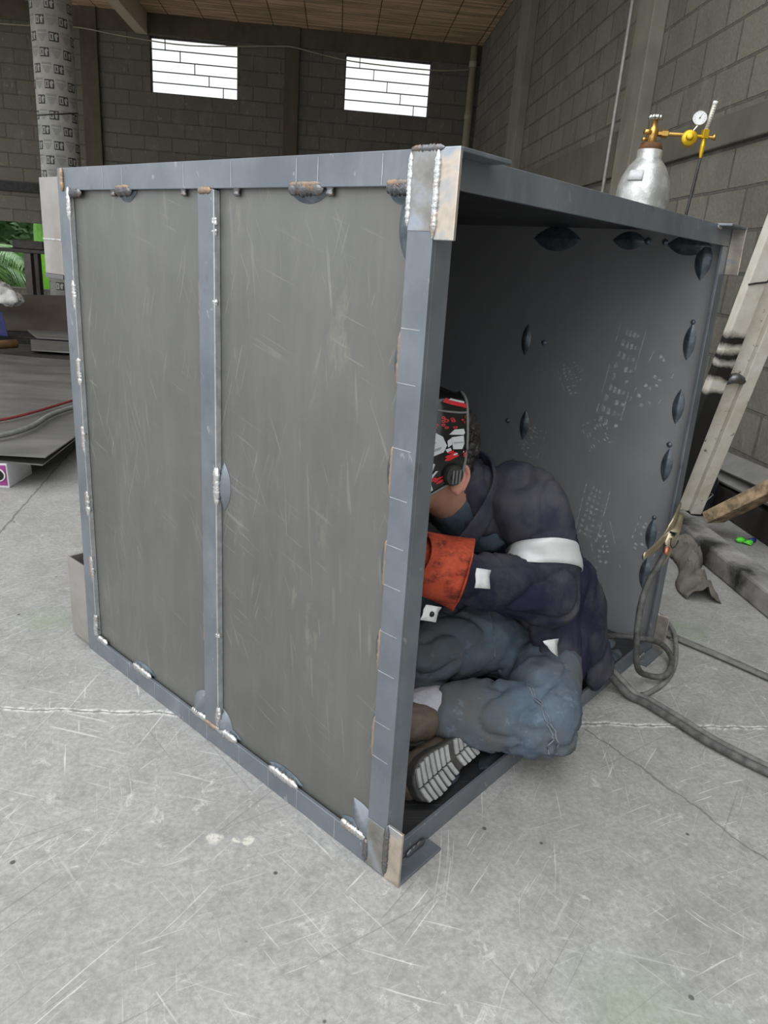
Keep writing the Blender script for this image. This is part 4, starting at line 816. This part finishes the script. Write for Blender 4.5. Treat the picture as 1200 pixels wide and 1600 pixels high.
# ------------------------------------------------------------------ right side: leaning white beam, timber, black tub, boards, rag
BM = thing('steel_beam', (1.46, 2.05, .09), 'white painted steel beam, scorched black in bands, leaning from the kerb beside the steel box', 'beam')
bd = V((0, -.3, 1)).normalized(); b0 = V((1.40, 2.05, .082)); BL = 1.85
def bb(p): return b0 + V((p[0], 0, 0)) + V((0, bd.y, bd.z)) * p[2] + V((0, -bd.z, bd.y)) * p[1]
bm = NB(); box(bm, (0, -.03, .0), (.068, .022, BL), bb); obj('side_tube', bm, 'soot', BM, bevel=.004)['label'] = 'tube with black scorched bands'
bm = NB(); box(bm, (.0685, -.03, .0), (.138, -.006, BL), bb); obj('web', bm, 'wbeam', BM, bevel=.001)
bm = NB(); box(bm, (.1385, -.03, .0), (.19, .022, BL), bb); obj('side_tube', bm, 'wbeam', BM, bevel=.004)
bm = NB(); sweep(bm, [bb((.070, .0, .655)), bb((.10, .006, .675)), bb((.142, .01, .665))], [.016, .022, .014], 10, (0, 0, 1), 4); obj('weld_lump', bm, 'bead_d', BM, smooth=True)
bm = NB(); sweep(bm, [bb((-.002, .025, 1.06)), bb((.03, .026, 1.068)), bb((.068, .025, 1.075)), bb((.074, -.003, 1.078))], .0035, 8, (0, 0, 1), 3); obj('wire_tie', bm, 'dark', BM, smooth=True)
bm = NB(); t0, t1 = V((1.63, 1.975, .072)), V((1.79, 1.70, .36)); td_ = (t1 - t0).normalized(); tsd = V((.86, .45, -.1)); tsd = (tsd - td_ * tsd.dot(td_)).normalized(); tn = td_.cross(tsd)
def tb(p): return t0 + tsd * p[0] + tn * p[1] + td_ * p[2]
t0 = V((1.625, 1.99, .078)); box(bm, (-.065, -.028, 0), (.065, .028, .60), tb); 
tag(obj('timber_plank', bm, 'wood', None, bevel=.004), 'weathered thick timber plank propped up behind the kerb', 'plank')
TK = thing('plastic_tub', (1.72, 2.33, 0), 'black rounded plastic tub with a diamond outline, behind the leaning white beam', 'tub')
bm = NB(); lathe(bm, [(.02, 0), (.085, 0), (.098, .02), (.102, .10), (.098, .17), (.075, .205), (.03, .215), (.005, .216)], 32, at((1.70, 2.33, 0))); obj('body', bm, 'navy', TK, smooth=True)
bm = NB(); c = V((1.685, 2.228, .105)); q = [V((-.05, 0, -.02)), V((.0, -.004, .038)), V((.055, .004, .012)), V((.005, -.002, -.045)), V((-.05, 0, -.02))]
sweep(bm, [c + p for p in q], .0022, 6, (0, 1, 0)); obj('diamond_outline', bm, 'linem', TK)
bm = NB(); ellip(bm, c + V((.004, .001, -.004)), (.018, .004, .013)); obj('grip', bm, 'ink', TK, smooth=True)
def slab(name, cs, th, mat, label, cat, parent=None, bevel=.001):
    """a plate through four points, th thick (downward along its normal)"""
    c = [V(p) for p in cs]; n = (c[1] - c[0]).cross(c[3] - c[0]).normalized()
    n = n if n.z >= 0 else -n
    bm = NB(); quadbox(bm, [p - n * th for p in c] + c); o = obj(name, bm, mat, parent, bevel=bevel)
    if label: tag(o, label, cat)
    return o
slab('grey_board', [(1.83, 2.62, .20), (1.83, 1.75, .24), (1.915, 1.75, .30), (1.915, 2.62, .27)], .012, 'board', 'grey flat board leaning low against the right wall, the upper one', 'board')
slab('grey_board', [(1.81, 2.55, .155), (1.82, 1.75, .185), (1.915, 1.75, .22), (1.915, 2.55, .20)], .012, 'board', 'grey flat board low against the right wall, under the other', 'board')
bm = NB(); box(bm, (1.825, 1.40, 0), (1.91, 2.7, .14)); tag(obj('steel_offcut', bm, 'dark', None, bevel=.01), 'dark steel offcut lying along the foot of the right wall under the grey boards', 'offcut')
TY = thing('plastic_scrap', (1.75, 1.88, 0), 'small bright green and blue plastic scrap on the floor behind the kerb', 'scrap')
bm = NB(); ellip(bm, (1.715, 1.885, .014), (.022, .015, .013)); ellip(bm, (1.745, 1.865, .012), (.018, .012, .011)); sweep(bm, [(1.72, 1.87, .012), (1.745, 1.845, .008)], .005, 8); obj('green_piece', bm, 'green', TY, smooth=True)
bm = NB(); sweep(bm, [(1.755, 1.88, .013), (1.785, 1.895, .013)], .011, 12); obj('blue_piece', bm, 'blue', TY, smooth=True)
# rag
def rag():
    bm = NB(); n, m = 34, 20; g = []
    a, b = V((1.365, 1.80, 0)), V((1.245, 1.24, 0)); d = (b - a).normalized(); s_ = V((-d.y, d.x, 0))
    for i in range(n + 1):
        t = i / n; row = []
        for j in range(m + 1):
            u = -1 + 2 * j / m; w = .062 + .022 * sin(t * 7 + 1) - .03 * max(0, t - .75) * 3; p = a + d * t * .57 + s_ * (u * w + .025 * sin(t * 5 + .6))
            h = .036 * (1 - u * u) ** .7 * (1 - abs(2 * t - .75) ** 2 * .35) + .050 * ((1 - abs(noise.noise(p * 15 + V((1, 4, 2))))) ** 4) * (1 - abs(u) ** 3) + .022 * abs(noise.noise(p * 30))
            row.append(bm.verts.new((p.x, p.y, max(.004, h))))
        g.append(row)
    for i in range(n):
        for j in range(m): bm.faces.new((g[i][j], g[i][j + 1], g[i + 1][j + 1], g[i + 1][j]))
    o = obj('rag', bm, 'rag', None, smooth=True); md = o.modifiers.new('t', 'SOLIDIFY'); md.thickness = .003; md.offset = -1
    tag(o, 'crumpled dirty brown rag on the floor against the kerb', 'rag')
rag()
slab('paper_scrap', [(.975, .955, .004), (1.055, .895, .004), (1.04, .93, .004), (.985, .97, .004)], .002, 'white', 'small white scrap on the floor beside the flat dusty cable', 'scrap')
bm = NB(); ellip(bm, (.273, .297, .004), (.009, .004, .004)); tag(obj('metal_chip', bm, 'ink', None, smooth=True), 'tiny dark chip alone on the open floor right of the steel box', 'chip')

# ------------------------------------------------------------------ left side
def sheet(name, x0, x1, y0, y1, z, th, mat, label, skew=0.0, warp=.01, seed=0, droop=0.0):
    bm = NB(); n, m = 12, 16; top = []; bot = []
    for i in range(n + 1):
        a, b = [], []
        for j in range(m + 1):
            u, v = i / n, j / m; x = x0 + (x1 - x0) * u + skew * v; y = y0 + (y1 - y0) * v; zz = z + warp * noise.noise(V((x * 1.1 + seed, y * .9, seed))) - droop * max(0, u - .6) * max(0, .35 - v) * 6
            a.append(bm.verts.new((x, y, zz))); b.append(bm.verts.new((x, y, zz - th)))
        top.append(a); bot.append(b)
    for i in range(n):
        for j in range(m): bm.faces.new((top[i][j], top[i + 1][j], top[i + 1][j + 1], top[i][j + 1])); bm.faces.new((bot[i][j], bot[i][j + 1], bot[i + 1][j + 1], bot[i + 1][j]))
    for j in range(m): bm.faces.new((top[0][j], top[0][j + 1], bot[0][j + 1], bot[0][j])); bm.faces.new((top[n][j + 1], top[n][j], bot[n][j], bot[n][j + 1]))
    for i in range(n): bm.faces.new((top[i + 1][0], top[i][0], bot[i][0], bot[i + 1][0])); bm.faces.new((top[i][m], top[i + 1][m], bot[i + 1][m], bot[i][m]))
    o = obj(name, bm, mat, None, smooth=False); tag(o, label, 'steel sheet'); return o
sheet('steel_sheet', -3.6, -1.37, 2.12, 4.95, .168, .005, 'sheet', 'large grey steel sheet topping the pile at left, two hoses lying on it', warp=.016, seed=1)
sheet('steel_sheet', -3.5, -1.40, 2.16, 4.85, .145, .006, 'sheet', 'steel sheet second in the pile at the left, its front corner bent down', warp=.012, seed=2, droop=.035)
sheet('steel_sheet', -4.2, -2.15, 5.0, 5.75, .155, .02, 'dark', 'dark steel sheet lying behind the big sheet pile', warp=.006, seed=3)
sheet('steel_sheet', -2.62, -1.9, 5.22, 5.85, .19, .012, 'sheet', 'small grey plate on the dark sheet near the left post of the steel box', skew=-.25, warp=.004, seed=4)
sheet('steel_sheet', -2.85, -2.0, 5.95, 6.5, .20, .012, 'sheet', 'narrow grey plate far behind the sheet pile, just below the brown plate', skew=-.3, warp=.004, seed=5)
for y, lab in ((2.62, 'front'), (3.7, 'middle'), (4.6, 'rear')):
    bm = NB(); box(bm, (-3.4, y, 0), (-1.62, y + .10, .118)); tag(obj('timber_bearer', bm, 'black', None, bevel=.004), 'blackened timber bearer under the sheet pile, the %s one' % lab, 'bearer')
slab('steel_sheet', [(-4.6, 6.35, .14), (-2.4, 7.2, .15), (-2.5, 7.75, .50), (-4.9, 6.85, .42)], .012, 'brownsheet', 'brown black steel plate tilted up behind the sheet pile under the green opening', 'steel sheet')
bm = NB(); box(bm, (-4.6, 6.5, 0), (-2.2, 7.4, .13)); tag(obj('steel_offcut', bm, 'dark', None, bevel=.01), 'dark stack of offcuts on the floor under the tilted brown plate', 'offcut')
ANG = thing('angle_offcut', (-2.95, 5.0, .16), 'rusty brown angle offcut at the left edge behind the big steel sheet', 'offcut')
bm = NB(); sweep(bm, [(-3.05, 4.70, .235), (-2.86, 4.98, .232), (-2.72, 5.18, .232)], [(.035, .035)] * 3, 14, (0, 0, 1)); obj('pipe', bm, 'rustpipe', ANG, smooth=True)
CB = thing('cardboard_carton', (-1.68, 2.2, 0), 'small white and purple carton with round black emblem under the front sheet pile', 'carton')
bm = NB(); quadbox(bm, [V(p) for p in ((-1.95, 2.155, 0), (-1.55, 2.155, 0), (-1.54, 2.385, 0), (-1.95, 2.43, 0), (-1.96, 2.13, .105), (-1.545, 2.135, .118), (-1.535, 2.36, .098), (-1.955, 2.43, .105))]); obj('carton_body', bm, 'card', CB, bevel=.003)
bm = NB(); quadbox(bm, [V(p) for p in ((-1.94, 2.150, .012), (-1.556, 2.150, .012), (-1.556, 2.154, .012), (-1.94, 2.154, .012), (-1.94, 2.130, .098), (-1.552, 2.130, .110), (-1.552, 2.136, .110), (-1.94, 2.136, .098))]); PU = obj('purple_panel', bm, 'purple', CB)
ec = V((-1.588, 2.137, .066)); M_ = frame((0, -1, -.2))
bm = NB(); lathe(bm, [(.002, .0), (.033, .0), (.033, .003), (.002, .0035)], 28, at(ec, M_)); EM = obj('emblem_ring', bm, 'white', PU)
bm = NB(); lathe(bm, [(.002, .003), (.027, .0032), (.027, .005), (.002, .0055)], 28, at(ec, M_)); obj('emblem_disc', bm, 'ink', EM)
bm = NB(); sweep(bm, [ec + V((x, -.0065, z)) for x, z in ((-.010, .014), (.006, .006), (-.005, -.004), (.009, -.012))], [(.0035, .002)] * 4, 8, (1, 0, 0), 4); obj('emblem_mark', bm, 'white', EM)
rh = [(-2.2, 2.45, .186), (-1.9, 2.58, .186), (-1.79, 2.67, .186), (-1.71, 2.88, .188), (-1.64, 3.2, .188), (-1.5, 3.9, .186), (-1.45, 4.5, .186)]
bm = NB(); sweep(bm, rh, .0075, 10, (0, 0, 1), 6); tag(obj('air_hose', bm, 'redhose', None, smooth=True), 'thin dark red hose lying across the big steel sheet at the left', 'hose')
gh = [(-2.1, 2.20, .192), (-1.8, 2.26, .192), (-1.65, 2.33, .192), (-1.59, 2.54, .192), (-1.60, 2.80, .192), (-1.57, 3.0, .192), (-1.47, 3.4, .190), (-1.43, 3.9, .190)]
bm = NB(); sweep(bm, gh, .013, 12, (0, 0, 1), 6); tag(obj('water_hose', bm, 'greyhose', None, smooth=True), 'thicker grey hose curving over the near end of the big steel sheet', 'hose')
# work frame by the opening
WF_ = thing('work_frame', (-3.7, 8.0, 0), 'dark steel work frame with one post standing before the green opening', 'work frame')
bm = NB(); box(bm, (-4.9, 7.93, .885), (-3.05, 8.07, .925)); obj('top_bar', bm, 'dark', WF_, bevel=.004)
for x, m_ in ((-3.645, 'rackm'), (-3.56, 'dark')):
    bm = NB(); box(bm, (x - .055 + .03 * (m_ == 'dark'), 7.94, 0), (x + (.025 if m_ == 'rackm' else .02), 8.04, .885)); obj('post', bm, m_, WF_, bevel=.004)
bm = NB(); box(bm, (-3.82, 7.96, .926), (-3.48, 8.05, 1.02)); obj('clamp_block', bm, 'dark', WF_, bevel=.01)
bm = NB()
ellip(bm, (-3.62, 6.9, .52), (.22, .16, .13)); ellip(bm, (-3.72, 6.86, .66), (.16, .13, .12)); ellip(bm, (-3.45, 6.88, .45), (.14, .12, .08))
tag(remesh('plastic_sack', bm, 'bag', None, .02, 3, wr(7, .03, .04, 6)), 'crumpled white plastic sack at the left edge above the brown plate', 'sack')
slab('plastic_sheet', [(-3.9, 6.05, .19), (-3.13, 6.0, .19), (-3.33, 6.4, .36), (-4.0, 6.4, .40)], .01, 'bluepl', 'navy blue plastic piece at the left edge in front of the brown plate', 'plastic sheet')
# greenery outside
def frond(base, d, L, droop, wid, nl, parent, seed):
    rnd = random.Random(seed); base, d = V(base), V(d).normalized(); pts = [base + d * L * t + V((0, 0, -droop * t * t)) for t in [i / 14 for i in range(15)]]
    bm = NB(); sweep(bm, pts, [.014 * (1 - .8 * i / 14) for i in range(15)], 6, (0, 0, 1)); fr = obj('frond', bm, 'palmrib', parent, smooth=True)
    bm = NB(); side = d.cross(V((0, 0, 1))).normalized()
    for k in range(nl):
        t = .12 + .86 * k / nl; i = min(int(t * 14), 13); p = pts[i].lerp(pts[i + 1], t * 14 - i); tg_ = (pts[i + 1] - pts[i]).normalized()
        for s_ in (-1, 1):
            l = wid * (sin(min(1, t * 1.25) * pi * .85) * .8 + .25); o = (side * s_ * .80 + tg_ * .62 + V((0, 0, -.28 + rnd.uniform(-.08, .08)))).normalized(); w = tg_ * .010
            a, b, c, e_ = p - w, p + w, p + o * l * .55 + w * .8 + V((0, 0, .015)), p + o * l + V((0, 0, -.06)); f_ = p + o * l * .55 - w * .8 + V((0, 0, .015))
            vs = [bm.verts.new(x) for x in (a, b, c, e_, f_)]; bm.faces.new(vs)
    o = obj('leaflets', bm, 'palm', fr, recalc=False); md = o.modifiers.new('t', 'SOLIDIFY'); md.thickness = .002
for i, (x, y, lab) in enumerate(((-6.7, 13.0, 'palm with long drooping green fronds outside the opening at the left edge'),)):
    pt = thing('palm', (x, y, -.05), lab, 'palm')
    bm = NB(); sweep(bm, [(x, y, -.05), (x + .03, y, .3), (x, y, .62)], [.10, .085, .07], 12); obj('trunk', bm, 'rackm', pt, smooth=True)
    for k in range(13):
        a = 2 * pi * k / 13 + i * .3; el = .15 + .8 * ((k * 7) % 5) / 5; frond((x, y, .6), (cos(a), sin(a), el), 1.9, 1.2, .62, 52, pt, k + i * 20)
bp = thing('banana_plant', (-5.05, 12.45, -.05), 'banana plant with tall bright green leaves seen through the opening beside the post', 'banana plant')
bm = NB(); sweep(bm, [(-5.05, 12.45, -.05), (-5.05, 12.45, .35)], [.06, .05], 12); obj('stem', bm, 'banana', bp, smooth=True)
for k, (bx, by, tx, ty, tz, w) in enumerate(((-5.02, 12.45, -5.06, 12.5, 2.0, .24), (-4.98, 12.40, -4.90, 12.35, 1.8, .22), (-5.05, 12.48, -5.35, 12.9, 1.9, .2), (-5.02, 12.5, -4.6, 12.8, 1.6, .18))):
    bm = NB(); g = []; n = 14
    for i in range(n + 1):
        t = i / n; c = V((bx, by, -.05)).lerp(V((tx, ty, tz)), t) + V((0, -.25 * t * t * (k % 2), -.3 * t * t)); hw = w * (sin(pi * min(1, t * .8 + .2)) ** .5)
        g.append([bm.verts.new(c + V((hw * u, .07 * abs(u) * hw / w - .02, -.05 * abs(u) + .012 * sin(t * 40 + u * 2)))) for u in (-1, -.5, 0, .5, 1)])
    for a, b in zip(g, g[1:]):
        for j in range(4): bm.faces.new((a[j], a[j + 1], b[j + 1], b[j]))
    o = obj('leaf', bm, 'banana', bp, smooth=True); md = o.modifiers.new('t', 'SOLIDIFY'); md.thickness = .003
bm = NB(); rnd = random.Random(5)
for i in range(2600):
    p = V((rnd.uniform(-12, -3.6), rnd.uniform(15.2, 17), rnd.uniform(-.05, 2.6))); d = V((rnd.uniform(-1, 1), rnd.uniform(-1, .2), rnd.uniform(-.6, .6))).normalized(); s_ = d.orthogonal().normalized(); l = rnd.uniform(.12, .3)
    bm.faces.new([bm.verts.new(q) for q in (p, p + d * l * .5 + s_ * l * .25, p + d * l, p + d * l * .5 - s_ * l * .25)])
box(bm, (-12, 16.6, -.05), (-3.6, 17.2, 2.3))
tag(obj('hedge', bm, 'bush', None, recalc=False), 'mass of dark green foliage beyond the palms outside the opening', 'hedge')

# ------------------------------------------------------------------ column, pipes, wire
CC = V((-3.235, 8.0, 0)); CR = .205
CO = thing('round_column', CC, 'tall round column in a grey paper form printed with 40, standing left of the windows', 'column')
bm = NB(); lathe(bm, [(CR, 0), (CR, ZC)], 48, at(CC)); obj('column_shaft', bm, 'tubepaper', CO, smooth=True)
bm = NB(); pts = [CC + V((1.006 * CR * cos(t), 1.006 * CR * sin(t), 2.335 - .045 * cos(t + 2.2))) for t in [2 * pi * i / 36 for i in range(37)]]; sweep(bm, pts, .007, 6, (0, 0, 1)); obj('form_seam', bm, 'dark', CO, smooth=True)
def on_col(u, v, off): return CC + V(((CR + off) * sin(u / CR), -(CR + off) * cos(u / CR), v))
def flat_to_col(bm, u0, v0, off):
    for v in bm.verts: v.co = on_col(v.co.x + u0, v.co.y + v0, off)
def digits40(w, h, t):
    """the number 40 as polygons, turned upside down"""
    P_ = []
    P_ += [[(-w, 0), (-w + t, 0), (-w + t, h), (-w, h)], [(-t - .1 * w, 0), (-.1 * w, 0), (-.1 * w, h), (-t - .1 * w, h)], [(-w + t, 0), (-t - .1 * w, 0), (-t - .1 * w, t), (-w + t, t)], [(-w + t, h - t), (-t - .1 * w, h - t), (-t - .1 * w, h), (-w + t, h)]]
    P_ += [[(.62 * w - t / 2, 0), (.62 * w + t / 2, 0), (.62 * w + t / 2, h), (.62 * w - t / 2, h)], [(.15 * w, h * .62), (w, h * .62), (w, h * .62 + t), (.15 * w, h * .62 + t)], [(.15 * w, h * .62), (.15 * w + t, h * .62), (.62 * w, 0.0), (.62 * w - t, 0.0)]]
    return P_
bm = NB()
for k in range(8):
    a, b = -.048 + .096 * k / 8, -.048 + .096 * (k + 1) / 8
    bm.faces.new([bm.verts.new(q) for q in ((a, -.043, 0), (b, -.043, 0), (b, .043, 0), (a, .043, 0))])
flat_to_col(bm, 0, 0, .001)
for v in bm.verts: v.co -= CC
bk_me = bpy.data.meshes.new('printed_block'); bmesh.ops.recalc_face_normals(bm, faces=bm.faces[:]); bm.to_mesh(bk_me); bm.free(); bk_me.materials.append(MT['print_k'])
bm = NB()
for q in digits40(.042, .062, .013): bm.faces.new([bm.verts.new((x, y - .031, 0)) for x, y in q])
bmesh.ops.subdivide_edges(bm, edges=bm.edges[:], cuts=2, use_grid_fill=True)
flat_to_col(bm, 0, 0, .0022)
for v in bm.verts: v.co -= CC
dg_me = bpy.data.meshes.new('printed_number'); bm.to_mesh(dg_me); bm.free(); dg_me.materials.append(MT['tubepaper'])
bm = NB()
for i in range(5): bm.faces.new([bm.verts.new(q) for q in ((-.05 + i * .008, .02 - i * .014, 0), (.05 - i * .008, .02 - i * .014, 0), (.046 - i * .008, .012 - i * .014, 0), (-.046 + i * .008, .012 - i * .014, 0))])
for i in range(6): bm.faces.new([bm.verts.new(q) for q in ((-.05 + i * .017, .034, 0), (-.040 + i * .017, .034, 0), (-.040 + i * .017, .055, 0), (-.05 + i * .017, .055, 0))])
bmesh.ops.subdivide_edges(bm, edges=bm.edges[:], cuts=2, use_grid_fill=True); flat_to_col(bm, 0, 0, .001)
for v in bm.verts: v.co -= CC
fd_me = bpy.data.meshes.new('faded_symbol'); bm.to_mesh(fd_me); bm.free(); fd_me.materials.append(MT['print_g'])
def put(me, name, ang, z, parent):
    o = bpy.data.objects.new(name, me); COL.objects.link(o); o.parent = parent
    o.matrix_parent_inverse = Matrix.Translation(parent.location).inverted() if parent is CO else parent.matrix_basis.inverted()
    o.location = CC + V((0, 0, z)); o.rotation_euler = (0, 0, ang); return o
for r in range(-9, 16):
    z = 1.86 + r * .145
    for k in range(-2, 3):
        a = k * radians(66) + (r % 2) * radians(33) - radians(12) - r * radians(4)
        if abs(a) > radians(92): continue
        b_ = put(bk_me, 'printed_block', a, z, CO)
        o = bpy.data.objects.new('printed_number', dg_me); COL.objects.link(o); o.parent = b_
        put(fd_me, 'faded_symbol', a + radians(33), z, CO)
bm = NB(); sweep(bm, [(1.80, YB - .10, 0), (1.80, YB - .10, 4.30)], .055, 18, (1, 0, 0)); dp = tag(obj('drain_pipe', bm, 'pipe', None, smooth=True), 'cream plastic drain pipe running up the back right corner', 'pipe')
bm = NB(); lathe(bm, [(.056, 3.30), (.064, 3.31), (.064, 3.36), (.056, 3.37)], 18, at((1.80, YB - .10, 0))); lathe(bm, [(.056, 4.02), (.064, 4.03), (.064, 4.10), (.056, 4.11)], 18, at((1.80, YB - .10, 0))); obj('pipe_coupling', bm, 'pipe', dp, smooth=True)
bm = NB(); sweep(bm, [(1.80, 4.76, 0), (1.80, 4.74, 2.2), (1.80, 4.72, ZC)], .013, 12, (1, 0, 0)); tag(obj('conduit_pipe', bm, 'conduit', None, smooth=True), 'thin pale conduit running up beside the near concrete pilaster on the right wall', 'conduit')
wpts = [(-8, 11.74, 4.0), (-5.25, 11.74, 3.99), (-4.2, 11.74, 4.04), (-3.5, 11.72, 3.98), (-2.5, 11.72, 3.94), (-1.25, 11.72, 4.04), (-.95, 11.72, 4.05), (-.5, 11.74, 3.99), (.05, 11.74, 3.94), (1.13, 11.74, 3.93), (1.62, 11.74, 3.97), (1.735, 11.74, 3.99)]
bm = NB(); sweep(bm, wpts, .009, 8, (0, 0, 1), 5); tag(obj('electric_wire', bm, 'wire', None, smooth=True), 'pale electric wire strung along the back wall across both windows', 'wire')

# repeats carry one group each
for pre, g in (('welding_cable', 'welding cables on the floor by the steel box'), ('steel_sheet', 'steel sheets piled at the left'), ('timber_bearer', 'timber bearers under the sheet pile'), ('grey_board', 'grey boards low on the right wall'), ('steel_offcut', 'steel offcuts on the floor')):
    for o in bpy.data.objects:
        if o.parent is None and o.name.split('.')[0] == pre: o['group'] = g
